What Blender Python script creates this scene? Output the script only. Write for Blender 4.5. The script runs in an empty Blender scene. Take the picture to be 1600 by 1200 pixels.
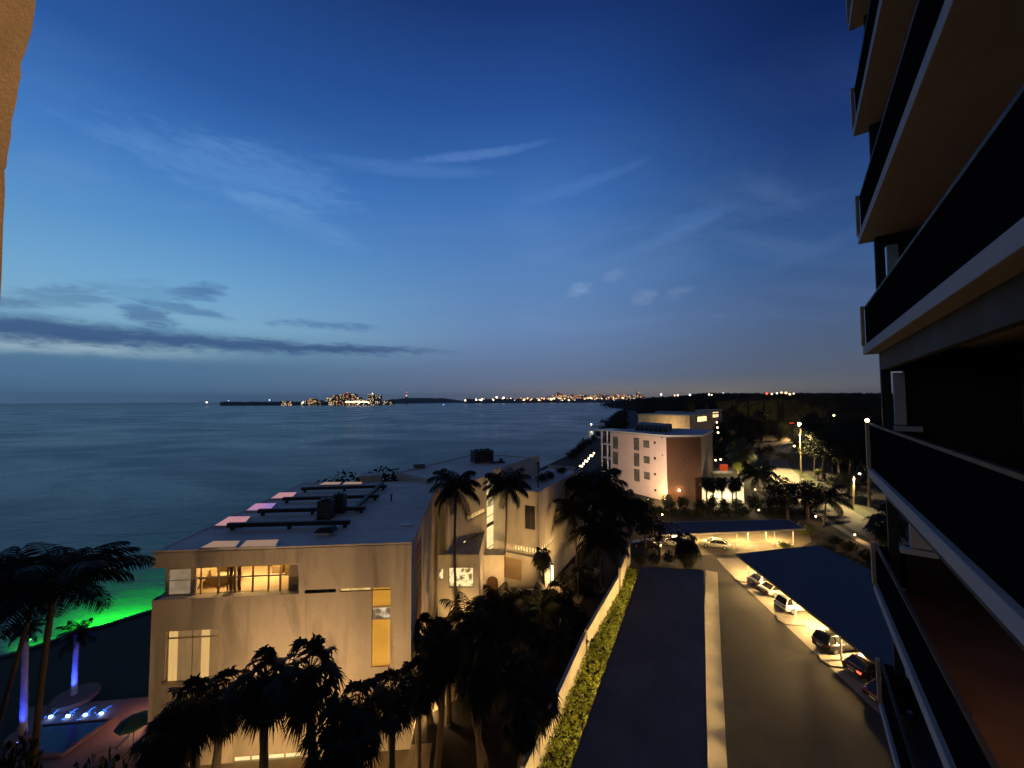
import bpy, math, random
from math import sin, cos, tan, atan, atan2, sqrt, pi, radians
from mathutils import Vector, Matrix
random.seed(7)
SC = bpy.context.scene
COL = SC.collection
F = 600.0            # focal length in pixels of a 1600 px wide frame
H = 25.0             # eye height above the car park
TH = atan(26 / F)    # camera tilts up a little
ROLL = radians(0.3)  # and leans a little clockwise

def ray(px, py):
    u0 = (px - 800) / F; v0 = (600 - py) / F
    u = u0 * cos(ROLL) + v0 * sin(ROLL); v = v0 * cos(ROLL) - u0 * sin(ROLL)
    return Vector((u, cos(TH) - v * sin(TH), sin(TH) + v * cos(TH)))
def G(px, py, z=0.0):
    r = ray(px, py); t = (z - H) / r.z
    return Vector((r.x * t, r.y * t, z))
def AT(px, py, Y):
    r = ray(px, py); t = Y / r.y
    return Vector((r.x * t, Y, H + r.z * t))

# ------------------------------------------------------------------ camera
cam_d = bpy.data.cameras.new('camera'); cam = bpy.data.objects.new('camera', cam_d); COL.objects.link(cam)
cam_d.sensor_width = 36; cam_d.lens = F / 1600 * 36
cam_d.clip_start = 0.05; cam_d.clip_end = 90000
cam.location = (0, 0, H); cam.rotation_euler = (Matrix.Rotation(pi / 2 + TH, 3, 'X') @ Matrix.Rotation(-ROLL, 3, 'Z')).to_euler()
SC.camera = cam
SC.view_settings.view_transform = 'Standard'; SC.view_settings.look = 'None'
SC.view_settings.exposure = 0; SC.view_settings.gamma = 1
SC.cycles.use_denoising = True
SC.cycles.max_bounces = 6
SC.cycles.sample_clamp_indirect = 3.0
SC.cycles.caustics_reflective = False; SC.cycles.caustics_refractive = False

# ------------------------------------------------------------------ node helpers
class NT:
    def __init__(s, tree): s.t = tree; s.n = tree.nodes; s.l = tree.links
    def put(s, sock, v):
        if isinstance(v, bpy.types.NodeSocket): s.l.new(v, sock)
        else: sock.default_value = v
    def m(s, op, a, b=None, c=None, clamp=False):
        n = s.n.new('ShaderNodeMath'); n.operation = op; n.use_clamp = clamp
        for i, v in enumerate((a, b, c)):
            if v is not None: s.put(n.inputs[i], v)
        return n.outputs[0]
    def mr(s, v, a, b, c=0.0, d=1.0, smooth=True):
        n = s.n.new('ShaderNodeMapRange'); n.interpolation_type = 'SMOOTHSTEP' if smooth else 'LINEAR'
        for k, x in zip(('Value', 'From Min', 'From Max', 'To Min', 'To Max'), (v, a, b, c, d)): s.put(n.inputs[k], x)
        return n.outputs[0]
    def mix(s, f, a, b, mode='MIX'):
        n = s.n.new('ShaderNodeMix'); n.data_type = 'RGBA'; n.blend_type = mode
        s.put(n.inputs[0], f)
        for i, v in ((6, a), (7, b)):
            s.put(n.inputs[i], v if isinstance(v, bpy.types.NodeSocket) else (*v[:3], 1))
        return n.outputs[2]
    def comb(s, x, y, z):
        n = s.n.new('ShaderNodeCombineXYZ')
        for i, v in enumerate((x, y, z)): s.put(n.inputs[i], v)
        return n.outputs[0]
    def noise(s, vec, scale, detail=4, rough=0.55, dist=0.0):
        n = s.n.new('ShaderNodeTexNoise')
        if vec is not None: s.l.new(vec, n.inputs['Vector'])
        n.inputs['Scale'].default_value = scale; n.inputs['Detail'].default_value = detail
        n.inputs['Roughness'].default_value = rough; n.inputs['Distortion'].default_value = dist
        return n.outputs[0]
    def ramp(s, v, stops):
        n = s.n.new('ShaderNodeValToRGB'); e = n.color_ramp.elements
        while len(e) < len(stops): e.new(0.5)
        for k, (p, c) in enumerate(sorted(stops)):
            e[k].position = p; e[k].color = (*c[:3], 1)
        s.l.new(v, n.inputs[0]); return n.outputs[0]
    def mapping(s, vec, scale=(1, 1, 1), rot=(0, 0, 0), loc=(0, 0, 0)):
        n = s.n.new('ShaderNodeMapping'); s.l.new(vec, n.inputs[0])
        n.inputs['Scale'].default_value = scale; n.inputs['Rotation'].default_value = rot; n.inputs['Location'].default_value = loc
        return n.outputs[0]

def lin(c):
    return tuple(((x / 255) / 12.92 if x / 255 <= 0.04045 else ((x / 255 + 0.055) / 1.055) ** 2.4) for x in c)

MATS = {}
def mat(name, col, rough=0.8, var=0.25, scale=1.5, metal=0.0, bump=0.0, bscale=20, spec=0.5, streak=0.0, col2=None, coat=0.0, blotch=0.0):
    """surface with blotchy, streaky tone"""
    if name in MATS: return MATS[name]
    m = bpy.data.materials.new(name); m.use_nodes = True; T = NT(m.node_tree)
    b = T.n['Principled BSDF']
    tc = T.n.new('ShaderNodeTexCoord').outputs['Object']
    n1 = T.noise(tc, scale, 6, 0.6)
    f = T.mr(n1, 0.3, 0.7)
    c2 = col2 or tuple(x * (1 - var) for x in col)
    c = T.mix(f, c2, col)
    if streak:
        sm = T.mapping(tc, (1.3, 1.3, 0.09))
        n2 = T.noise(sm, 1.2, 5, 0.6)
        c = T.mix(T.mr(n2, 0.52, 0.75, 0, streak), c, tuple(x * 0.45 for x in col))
    if blotch:  # soft upright patches, darker than the base colour
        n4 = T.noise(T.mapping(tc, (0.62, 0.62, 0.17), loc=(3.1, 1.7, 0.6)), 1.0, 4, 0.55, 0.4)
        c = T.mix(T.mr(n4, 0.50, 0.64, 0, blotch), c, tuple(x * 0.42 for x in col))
    n3 = T.noise(tc, scale * 14, 3, 0.6)
    c = T.mix(T.mr(n3, 0.35, 0.65, 0.0, 0.16), c, tuple(x * 0.6 for x in col))
    T.l.new(c, b.inputs['Base Color'])
    T.put(b.inputs['Roughness'], T.mr(n1, 0.2, 0.8, max(0.03, rough - 0.1), min(1, rough + 0.1)))
    b.inputs['Metallic'].default_value = metal
    b.inputs['Specular IOR Level'].default_value = spec
    b.inputs['Coat Weight'].default_value = coat
    if bump:
        bn = T.n.new('ShaderNodeBump'); bn.inputs['Strength'].default_value = bump; bn.inputs['Distance'].default_value = 0.03
        T.l.new(T.noise(tc, bscale, 5, 0.6), bn.inputs['Height']); T.l.new(bn.outputs[0], b.inputs['Normal'])
    MATS[name] = m; return m

def emit(name, col, strength, var=0.0, scale=1.0, dark=(0.1, 0.05, 0.02), stretch=(1, 1, 1)):
    """lit lamps, lit windows"""
    if name in MATS: return MATS[name]
    m = bpy.data.materials.new(name); m.use_nodes = True; T = NT(m.node_tree)
    b = T.n['Principled BSDF']; b.inputs['Base Color'].default_value = (*[x * 0.12 for x in col], 1)
    b.inputs['Roughness'].default_value = 0.3
    b.inputs['Emission Strength'].default_value = strength
    if var:
        tc = T.n.new('ShaderNodeTexCoord').outputs['Object']
        n = T.noise(T.mapping(tc, stretch), scale, 3, 0.5)
        c = T.mix(T.mr(n, 0.42, 0.6, 0, var), col, dark)
        T.l.new(c, b.inputs['Emission Color'])
    else:
        b.inputs['Emission Color'].default_value = (*col, 1)
    MATS[name] = m; return m

# ------------------------------------------------------------------ mesh helpers
def wloc(o):
    v = Vector((0, 0, 0))
    while o is not None: v = v + o.location; o = o.parent
    return v

class MB:
    def __init__(s): s.v = []; s.f = []
    def add(s, vs, fs):
        k = len(s.v); s.v += [tuple(x) for x in vs]; s.f += [tuple(i + k for i in f) for f in fs]
    def quad(s, a, b, c, d): s.add((a, b, c, d), ((0, 1, 2, 3),))
    def tri(s, a, b, c): s.add((a, b, c), ((0, 1, 2),))
    def hexa(s, p):   # 4 bottom + 4 top, both counter-clockwise
        s.add(p, ((3, 2, 1, 0), (4, 5, 6, 7), (0, 1, 5, 4), (1, 2, 6, 5), (2, 3, 7, 6), (3, 0, 4, 7)))
    def box(s, c, d, ang=0.0):
        cx, cy, cz = c; a, b, h = d[0] / 2, d[1] / 2, d[2] / 2; C, S = cos(ang), sin(ang)
        q = [(cx + x * C - y * S, cy + x * S + y * C) for x, y in ((-a, -b), (a, -b), (a, b), (-a, b))]
        s.hexa([(x, y, cz - h) for x, y in q] + [(x, y, cz + h) for x, y in q])
    def prism(s, poly, z0, z1):
        n = len(poly); ar = sum(poly[i][0] * poly[(i + 1) % n][1] - poly[(i + 1) % n][0] * poly[i][1] for i in range(n))
        if ar < 0: poly = poly[::-1]
        s.add([(p[0], p[1], z0) for p in poly] + [(p[0], p[1], z1) for p in poly],
              [tuple(range(n - 1, -1, -1)), tuple(range(n, 2 * n))] + [(i, (i + 1) % n, n + (i + 1) % n, n + i) for i in range(n)])
    def sheet(s, poly, z):
        n = len(poly); ar = sum(poly[i][0] * poly[(i + 1) % n][1] - poly[(i + 1) % n][0] * poly[i][1] for i in range(n))
        if ar < 0: poly = poly[::-1]
        s.add([(p[0], p[1], z) for p in poly], [tuple(range(n))])
    def tube(s, pts, rad, n=8):
        pts = [Vector(p) for p in pts]; k0 = len(s.v)
        if not isinstance(rad, (list, tuple)): rad = [rad] * len(pts)
        for i, p in enumerate(pts):
            d = (pts[min(i + 1, len(pts) - 1)] - pts[max(i - 1, 0)]).normalized()
            u = d.cross(Vector((0, 0, 1)) if abs(d.z) < 0.95 else Vector((1, 0, 0))).normalized(); w = u.cross(d)
            for j in range(n):
                a = 2 * pi * j / n; q = p + (u * cos(a) + w * sin(a)) * rad[i]; s.v.append(tuple(q))
        for i in range(len(pts) - 1):
            for j in range(n):
                a = k0 + i * n + j; b = k0 + i * n + (j + 1) % n; s.f.append((a, b, b + n, a + n))
        s.f.append(tuple(k0 + j for j in range(n))); s.f.append(tuple(k0 + (len(pts) - 1) * n + j for j in range(n - 1, -1, -1)))
    def cyl(s, c, r, h, n=16, r2=None):
        s.tube([(c[0], c[1], c[2]), (c[0], c[1], c[2] + h)], [r, r if r2 is None else r2], n)
    def ball(s, c, r, n=10, m=6, sq=(1, 1, 1)):
        k = len(s.v)
        for i in range(m + 1):
            t = pi * i / m
            for j in range(n):
                a = 2 * pi * j / n
                s.v.append((c[0] + r * sq[0] * sin(t) * cos(a), c[1] + r * sq[1] * sin(t) * sin(a), c[2] + r * sq[2] * cos(t)))
        for i in range(m):
            for j in range(n):
                a = k + i * n + j; b = k + i * n + (j + 1) % n; s.f.append((a, a + n, b + n, b))
    def mesh(s, name, material, smooth=False, off=(0, 0, 0)):
        me = bpy.data.meshes.new(name)
        me.from_pydata([(x - off[0], y - off[1], z - off[2]) for x, y, z in s.v], [], s.f)
        me.materials.append(material); me.update()
        if smooth: me.polygons.foreach_set('use_smooth', [True] * len(me.polygons))
        return me
    def build(s, name, material, parent=None, smooth=False, loc=None, bevel=0.0):
        off = wloc(parent) if parent is not None else Vector(loc or (0, 0, 0))
        o = bpy.data.objects.new(name, s.mesh(name, material, smooth, off)); COL.objects.link(o)
        if parent is not None: o.parent = parent
        else: o.location = off
        if bevel:
            bm = o.modifiers.new('bevel', 'BEVEL'); bm.width = bevel; bm.segments = 2; bm.limit_method = 'ANGLE'
        return o

def tag(o, label, cat, group=None, kind=None):
    o['label'] = label; o['category'] = cat
    if group: o['group'] = group
    if kind: o['kind'] = kind
    return o
def thing(name, label, cat, loc, rz=0.0, group=None):
    o = bpy.data.objects.new(name, None); COL.objects.link(o); o.location = loc; o.rotation_euler = (0, 0, rz)
    o.empty_display_size = 0.3
    return tag(o, label, cat, group)
def structure(name, mb, m, **k):
    o = mb.build(name, m, **k); o['kind'] = 'structure'; return o
def part(name, me, parent, loc=(0, 0, 0), rot=(0, 0, 0), scale=(1, 1, 1)):
    o = bpy.data.objects.new(name, me); COL.objects.link(o); o.parent = parent
    o.location = loc; o.rotation_euler = rot; o.scale = scale; return o
def kids(o): return [c for c in bpy.data.objects if c.parent == o]
def copy_tree(o, parent=None):
    c = o.copy(); COL.objects.link(c)
    if parent is not None: c.parent = parent
    for ch in kids(o): copy_tree(ch, c)
    return c
def light(name, parent, loc, power, col, size=0.15, kind='POINT', target=None, angle=70, blend=0.6):
    d = bpy.data.lights.new(name, kind); d.energy = power; d.color = col; d.shadow_soft_size = size
    o = bpy.data.objects.new(name, d); COL.objects.link(o)
    off = wloc(parent) if parent is not None else Vector((0, 0, 0))
    o.location = Vector(loc) - off
    if parent is not None: o.parent = parent
    if kind == 'SPOT':
        d.spot_size = radians(angle); d.spot_blend = blend
        o.rotation_euler = (Vector(target) - Vector(loc)).to_track_quat('-Z', 'Y').to_euler()
    return o

class Wall:
    """a vertical wall seen from outside: s runs along it, z up, d outward"""
    def __init__(s, A, B, flip=False):
        s.A = Vector((A[0], A[1], 0)); B = Vector((B[0], B[1], 0)); s.L = (B - s.A).length; s.u = (B - s.A) / s.L
        s.n = Vector((s.u.y, -s.u.x, 0)) * (-1 if flip else 1)
    def p(s, t, z, d=0.0): return s.A + s.u * t + s.n * d + Vector((0, 0, z))
    def px(s, x, y, d=0.0):
        r = ray(x, y); o = Vector((0, 0, H)); q = s.A + s.n * d
        t = (q - o).dot(s.n) / r.dot(s.n); P = o + r * t
        return (P - s.A).dot(s.u), P.z
    def box(s, mb, s0, s1, z0, z1, d0, d1):
        if s1 < s0: s0, s1 = s1, s0
        P = [s.p(a, z0, d) for a, d in ((s0, d0), (s1, d0), (s1, d1), (s0, d1))]
        Q = [s.p(a, z1, d) for a, d in ((s0, d0), (s1, d0), (s1, d1), (s0, d1))]
        mb.hexa(P + Q)
    def holed(s, mb, z0, z1, holes, th=0.3, s0=0.0, s1=None):
        s1 = s.L if s1 is None else s1
        full = list(holes); holes = [(max(h[0], s0), min(h[1], s1), max(h[2], z0), min(h[3], z1)) for h in holes]; holes = [h for h in holes if h[1] > h[0] and h[3] > h[2]]
        S = sorted({s0, s1, *[h[0] for h in holes], *[h[1] for h in holes]}); Z = sorted({z0, z1, *[h[2] for h in holes], *[h[3] for h in holes]})
        inside = lambda a, b: any(h[0] < a < h[1] and h[2] < b < h[3] for h in holes)
        for i in range(len(S) - 1):
            for j in range(len(Z) - 1):
                if inside((S[i] + S[i + 1]) / 2, (Z[j] + Z[j + 1]) / 2): continue
                for d in (0, -th): mb.quad(s.p(S[i], Z[j], d), s.p(S[i + 1], Z[j], d), s.p(S[i + 1], Z[j + 1], d), s.p(S[i], Z[j + 1], d))
        for h in list(holes) + [(s0, s1, z0, z1)]:
            c = [(h[0], h[2]), (h[1], h[2]), (h[1], h[3]), (h[0], h[3])]
            for k in range(4):
                a, b = c[k], c[(k + 1) % 4]
                if h in holes and ((a[1] == b[1] and a[1] in (z0, z1)) or (a[0] == b[0] and a[0] in (s0, s1))): continue
                mb.quad(s.p(*a, 0), s.p(*b, 0), s.p(*b, -th), s.p(*a, -th))
    def rect(s, x0, y0, x1, y1, d=0.0):
        """pixel rectangle -> hole (s0, s1, z0, z1)"""
        xm, ym = (x0 + x1) / 2, (y0 + y1) / 2
        a = s.px(x0, ym, d)[0]; b = s.px(x1, ym, d)[0]
        return (min(a, b), max(a, b), s.px(xm, y1, d)[1], s.px(xm, y0, d)[1])
    def window(s, h, parent, frame_m, pane_m, nx=1, nz=1, bar=0.06, d=-0.14, zb=None, name='window', proud=0.0):
        """frame with bars as the window part, its pane as a sub-part"""
        f = MB(); w = bar
        s.box(f, h[0], h[0] + w, h[2], h[3], d - 0.05, d + 0.05 + proud); s.box(f, h[1] - w, h[1], h[2], h[3], d - 0.05, d + 0.05 + proud)
        s.box(f, h[0] + w, h[1] - w, h[2], h[2] + w, d - 0.05, d + 0.05 + proud); s.box(f, h[0] + w, h[1] - w, h[3] - w, h[3], d - 0.05, d + 0.05 + proud)
        for i in range(1, nx):
            t = h[0] + (h[1] - h[0]) * i / nx; s.box(f, t - w * .4, t + w * .4, h[2] + w, h[3] - w, d - 0.04, d + 0.04 + proud)
        for z in (zb if zb is not None else [h[2] + (h[3] - h[2]) * i / nz for i in range(1, nz)]):
            s.box(f, h[0] + w, h[1] - w, z - w * .4, z + w * .4, d - 0.035, d + 0.035 + proud)
        o = f.build(name, frame_m, parent)
        g = MB(); g.quad(s.p(h[0] + w, h[2] + w, d), s.p(h[1] - w, h[2] + w, d), s.p(h[1] - w, h[3] - w, d), s.p(h[0] + w, h[3] - w, d))
        g.build('pane', pane_m, o)
        return o
# ------------------------------------------------------------------ sky (dusk): colour depends on direction only
W = bpy.data.worlds.new('World'); SC.world = W; W.use_nodes = True
T = NT(W.node_tree); bg = T.n['Background']
dirv = T.n.new('ShaderNodeTexCoord').outputs['Generated']
sp = T.n.new('ShaderNodeSeparateXYZ'); T.l.new(dirv, sp.inputs[0])
dx, dy, dz = sp.outputs
el = T.m('MULTIPLY', T.m('ARCSINE', T.m('MAXIMUM', dz, -0.02)), 180 / pi)        # degrees
az = T.m('MULTIPLY', T.m('ARCTAN2', dx, dy), 180 / pi)
e01 = T.m('DIVIDE', T.m('MAXIMUM', el, 0.0), 90.0)
def rmp(st): return T.ramp(e01, [(d / 90, lin(c)) for d, c in st])
left = rmp([(0, (80, 112, 144)), (4.1, (80, 116, 148)), (6.5, (100, 142, 170)), (9, (122, 168, 196)), (13, (108, 160, 200)), (19, (84, 140, 194)), (26, (60, 114, 182)), (34, (38, 82, 150)), (50, (22, 46, 96)), (90, (26, 32, 52))])
mid = rmp([(0, (104, 110, 130)), (2, (102, 112, 136)), (5, (98, 117, 149)), (11, (98, 130, 174)), (18, (85, 126, 178)), (28, (60, 108, 174)), (38, (37, 77, 145)), (47, (23, 50, 108)), (60, (19, 34, 72)), (90, (26, 32, 52))])
right = rmp([(0, (98, 97, 98)), (2, (91, 96, 105)), (5, (80, 93, 114)), (9.5, (70, 91, 126)), (17, (50, 83, 132)), (29, (26, 53, 108)), (39, (11, 31, 80)), (60, (12, 22, 52)), (90, (26, 32, 52))])
c = T.mix(T.mr(az, -46, 4), left, mid)
c = T.mix(T.mr(az, 2, 44), c, right)
c = T.mix(T.mr(T.m('ABSOLUTE', az), 70, 120), c, rmp([(0, (84, 74, 66)), (20, (62, 58, 62)), (50, (36, 40, 56)), (90, (26, 32, 52))]))
# high thin cloud, on a flat layer overhead
inv = T.m('DIVIDE', 1.0, T.m('ADD', T.m('MAXIMUM', dz, 0.0), 0.12))
pl = T.comb(T.m('MULTIPLY', dx, inv), T.m('MULTIPLY', dy, inv), 0.0)
ci = T.noise(T.mapping(pl, (1.0, 2.4, 1), (0, 0, 0.5)), 0.9, 8, 0.62, 0.8)
cw = T.mr(ci, 0.46, 0.85, 0, 0.17)
cw = T.m('MULTIPLY', cw, T.mr(el, 5, 14))
cw = T.m('MULTIPLY', cw, T.mr(el, 42, 20))
cw = T.m('MULTIPLY', cw, T.mr(T.m('ABSOLUTE', az), 80, 50))
c = T.mix(cw, c, lin((128, 160, 205)))
azel = T.comb(az, el, 0.0)
nz1 = T.noise(T.mapping(azel, (0.07, 0.35, 1)), 1.0, 7, 0.62, 0.5)
nz2 = T.noise(T.mapping(azel, (0.32, 1.25, 1), (0, 0, 0.12)), 1.0, 8, 0.68, 0.9)
nn1 = T.m('SUBTRACT', nz1, 0.5); nn2 = T.m('SUBTRACT', nz2, 0.5)
def blob(c, px, py, wx, wy, col, op, slope=0.0, rag=1.6):
    """a cloud at the direction seen at that spot; wx, wy half sizes in pixels"""
    r = ray(px, py); a0 = atan2(r.x, r.y) * 180 / pi; e0 = atan2(r.z, sqrt(r.x ** 2 + r.y ** 2)) * 180 / pi
    r2 = ray(px + wx, py); r3 = ray(px, py - wy)
    sa = abs(atan2(r2.x, r2.y) * 180 / pi - a0); se = abs(atan2(r3.z, sqrt(r3.x ** 2 + r3.y ** 2)) * 180 / pi - e0)
    da = T.m('SUBTRACT', az, a0); de = T.m('SUBTRACT', T.m('SUBTRACT', el, e0), T.m('MULTIPLY', da, slope * se / sa))
    q = T.m('ADD', T.m('POWER', T.m('ABSOLUTE', T.m('DIVIDE', da, sa)), 2), T.m('POWER', T.m('ABSOLUTE', T.m('DIVIDE', de, se)), 2))
    q = T.m('ADD', q, T.m('MULTIPLY', T.m('ADD', nn2, nn1), rag * 2))
    return T.mix(T.mr(q, 1.8, -0.3, 0, op), c, lin(col))
# pale wisps
for a in ((748, 242, 95, 8, (108, 148, 208), .30, 2.2, 1.0), (400, 275, 150, 45, (104, 152, 206), .34, .0, 1.8), (470, 345, 90, 20, (110, 156, 206), .28, -.9, 1.4),
          (1090, 340, 60, 14, (80, 120, 175), .30, .6, 1.4), (885, 297, 110, 11, (86, 128, 192), .26, 2.4, 1.0), (1200, 330, 200, 10, (66, 98, 150), .2, .3, 1.0), (1010, 385, 110, 9, (90, 130, 185), .22, 3.0, 1.0), (1270, 392, 120, 12, (74, 104, 150), .25, 2.0, 1.0), (990, 420, 110, 36, (92, 124, 170), .22, .3, 1.4),
          (905, 450, 19, 11, (140, 165, 205), .5, .3, 2.2), (957, 432, 16, 10, (120, 146, 190), .3, .3, 2.2), (1005, 464, 19, 11, (118, 140, 180), .42, .3, 2.2), (1062, 457, 20, 9, (112, 132, 172), .36, .3, 2.2), (640, 265, 120, 12, (92, 138, 200), .25, .6, 1.0)):
    c = blob(c, *a)
# low dark stratus streak at 7 degrees, pale gap under it at the left
gap = T.m('MULTIPLY', T.mr(T.m('ABSOLUTE', T.m('SUBTRACT', el, T.m('ADD', 5.6, T.m('ADD', T.m('MULTIPLY', nn1, 2.2), T.m('MULTIPLY', nn2, 1.6))))), 1.3, 0.2), T.m('MULTIPLY', T.mr(az, -30, -50, 0, 0.85), T.mr(nz2, .32, .6, .35, 1)))
c = T.mix(gap, c, lin((150, 176, 190)))
band_w = T.mr(az, -56, -4, 1.35, 0.25, False)
band_c = T.m('ADD', T.mr(az, -56, -5, 6.9, 7.25, False), T.m('ADD', T.m('MULTIPLY', nn1, 1.6), T.m('MULTIPLY', nn2, 2.2)))
band = T.mr(T.m('DIVIDE', T.m('ABSOLUTE', T.m('SUBTRACT', el, band_c)), band_w), 1.45, 0.15)
band = T.m('MULTIPLY', band, T.mr(az, -4, -22, 0, 0.9)); band = T.m('MULTIPLY', band, T.mr(az, -100, -70))
c = T.mix(band, c, lin((56, 84, 126)))
for a in ((95, 464, 85, 15, (82, 122, 160), .6, .8, 3.0), (20, 472, 50, 9, (84, 120, 155), .55, .2, 3.0), (312, 456, 38, 13, (70, 108, 156), .75, .5, 2.6), (240, 497, 40, 15, (66, 100, 146), .7, -.4, 2.8),
          (290, 484, 60, 8, (74, 112, 155), .65, -.5, 2.6), (518, 509, 72, 7, (70, 108, 156), .75, -.1, 2.0), (225, 458, 70, 22, (92, 138, 178), .5, .2, 2.6), (130, 528, 60, 6, (60, 90, 128), .7, -.5, 1.2), (425, 505, 12, 5, (80, 122, 165), .5, 0, 1)):
    c = blob(c, *a)
# town glow low over the horizon
gl = T.m('MULTIPLY', T.mr(el, 3.6, 0.0), T.mr(T.m('ABSOLUTE', T.m('SUBTRACT', az, 20)), 32, 4))
c = T.mix(T.m('MULTIPLY', gl, 0.6), c, lin((152, 138, 112)))
gl2 = T.m('MULTIPLY', T.mr(el, 1.6, 0.0), T.mr(T.m('ABSOLUTE', T.m('SUBTRACT', az, 29)), 6, 0))
c = T.mix(T.m('MULTIPLY', gl2, 0.5), c, lin((190, 180, 130)))
T.l.new(c, bg.inputs['Color']); bg.inputs['Strength'].default_value = 1.1
# ------------------------------------------------------------------ materials
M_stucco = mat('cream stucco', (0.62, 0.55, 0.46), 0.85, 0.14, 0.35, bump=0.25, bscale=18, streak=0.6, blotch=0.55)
M_stucco2 = mat('white stucco', (0.66, 0.62, 0.55), 0.85, 0.16, 0.4, bump=0.2, bscale=18, streak=0.45, blotch=0.3)
M_roof = mat('pale roof membrane', (0.82, 0.72, 0.60), 0.8, 0.28, 0.22, bump=0.2, bscale=5, streak=0)
M_pink = mat('pink stucco', (0.76, 0.59, 0.51), 0.85, 0.1, 0.3, streak=0.25)
M_brown = mat('rust brown panel wall', (0.075, 0.030, 0.014), 0.8, 0.2, 0.4, streak=0.3)
M_white = mat('white painted metal', (0.75, 0.73, 0.68), 0.45, 0.1, 2)
M_frame = mat('bronze window frame', (0.10, 0.07, 0.05), 0.5, 0.2, 2)
M_pale_frame = mat('pale window frame', (0.55, 0.42, 0.28), 0.5, 0.1, 2)
M_dark_glass = mat('dark window glass', (0.03, 0.035, 0.04), 0.12, 0.2, 0.6, spec=0.8)
M_steel = mat('black painted steel', (0.02, 0.02, 0.022), 0.6, 0.3, 3)
M_grey_metal = mat('grey galvanised metal', (0.22, 0.22, 0.22), 0.5, 0.3, 2, metal=0.6)
M_carport = mat('carport roof sheet', (0.10, 0.115, 0.145), 0.75, 0.25, 0.35, bump=0.1, bscale=3, spec=0.25)
M_carport_dark = mat('dark grey carport sheet', (0.30, 0.225, 0.165), 0.8, 0.3, 0.3, bump=0.1, bscale=3, spec=0.2)
M_asphalt = mat('worn asphalt', (0.040, 0.037, 0.032), 0.85, 0.6, 0.19, bump=0.5, bscale=30, blotch=0.5)
M_concrete = mat('pale concrete', (0.34, 0.31, 0.25), 0.85, 0.3, 0.4, bump=0.3, bscale=20)
M_road = mat('sandy road asphalt', (0.17, 0.15, 0.115), 0.85, 0.35, 0.25, bump=0.3, bscale=15)
M_soil = mat('dark soil and leaf litter', (0.022, 0.017, 0.011), 0.95, 0.5, 0.25, bump=0.6, bscale=6)
M_lawn = mat('dark lawn', (0.02, 0.03, 0.012), 0.95, 0.4, 0.6, bump=0.6, bscale=25)
M_deck = mat('pinkish deck paving', (0.24, 0.13, 0.10), 0.8, 0.3, 0.5, bump=0.2, bscale=10)
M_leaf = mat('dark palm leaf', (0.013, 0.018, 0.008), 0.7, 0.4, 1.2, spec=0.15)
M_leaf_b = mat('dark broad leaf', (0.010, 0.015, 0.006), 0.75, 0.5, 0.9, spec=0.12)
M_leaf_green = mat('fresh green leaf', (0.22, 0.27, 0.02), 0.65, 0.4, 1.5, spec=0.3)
M_leaf_lit = mat('lamplit leaf', (0.11, 0.12, 0.03), 0.65, 0.4, 1.0, spec=0.3)  # brighter leaf copy, lamplight put into the colour
M_trunk = mat('grey brown palm trunk', (0.13, 0.095, 0.065), 0.95, 0.4, 2.5, bump=0.8, bscale=12)
M_bark = mat('dark bark', (0.05, 0.036, 0.026), 0.95, 0.4, 2.5, bump=0.8, bscale=12)
M_wood = mat('weathered timber', (0.24, 0.18, 0.11), 0.9, 0.35, 2.0, bump=0.4, bscale=14)
M_dock = mat('dark dock timber', (0.03, 0.026, 0.022), 0.9, 0.35, 2.0)
M_terracotta = mat('terracotta floor tile', (0.19, 0.105, 0.065), 0.7, 0.3, 0.8, bump=0.1)
M_blackroof = mat('hvac dark casing', (0.035, 0.035, 0.037), 0.6, 0.4, 2)
E_warm = emit('warm lamp', (1.0, 0.72, 0.36), 14)
E_white = emit('white lamp', (1.0, 0.93, 0.78), 22)
E_win = emit('warm lit window', (1.0, 0.66, 0.22), 0.85, 0.55, 0.8, (0.30, 0.17, 0.06))
E_amber = emit('amber blind window', (1.0, 0.46, 0.05), 0.62, 0.35, 0.35, (0.55, 0.26, 0.04), (1, 1, 2.5))
E_curtain = emit('backlit curtain', (1.0, 0.62, 0.21), 0.72, 0.3, 2.2, (0.62, 0.36, 0.13), (6, 6, 0.3))
E_curtain_dim = emit('dim backlit curtain', (1.0, 0.60, 0.24), 0.22, 0.4, 2.2, (0.5, 0.28, 0.12), (6, 6, 0.3))
E_stair = emit('bright stair window', (1.0, 0.78, 0.36), 1.15, 0.25, 0.9, (0.62, 0.38, 0.12))
E_art = emit('lit window behind plants', (1.0, 0.80, 0.38), 1.05, 0.97, 1.9, (0.10, 0.06, 0.01))
E_blind = emit('dim warm blind', (1.0, 0.75, 0.45), 0.26, 0.4, 1.5, (0.4, 0.26, 0.15))
E_sky_pink = emit('skylight glowing pink', (1.0, 0.36, 0.30), 0.50, 0.3, 0.8, (0.75, 0.30, 0.28))
E_sky_violet = emit('skylight glowing violet pink', (0.95, 0.32, 0.50), 0.48, 0.8, 0.5, (0.40, 0.24, 0.95))
E_sky_amber = emit('skylight glowing amber', (1.0, 0.50, 0.17), 0.30, 0.3, 0.8, (0.8, 0.42, 0.16))

WARM = (1.0, 0.57, 0.20); WARM2 = (1.0, 0.62, 0.22); SODIUM = (1.0, 0.60, 0.22); COOLW = (1.0, 0.80, 0.46)

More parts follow.
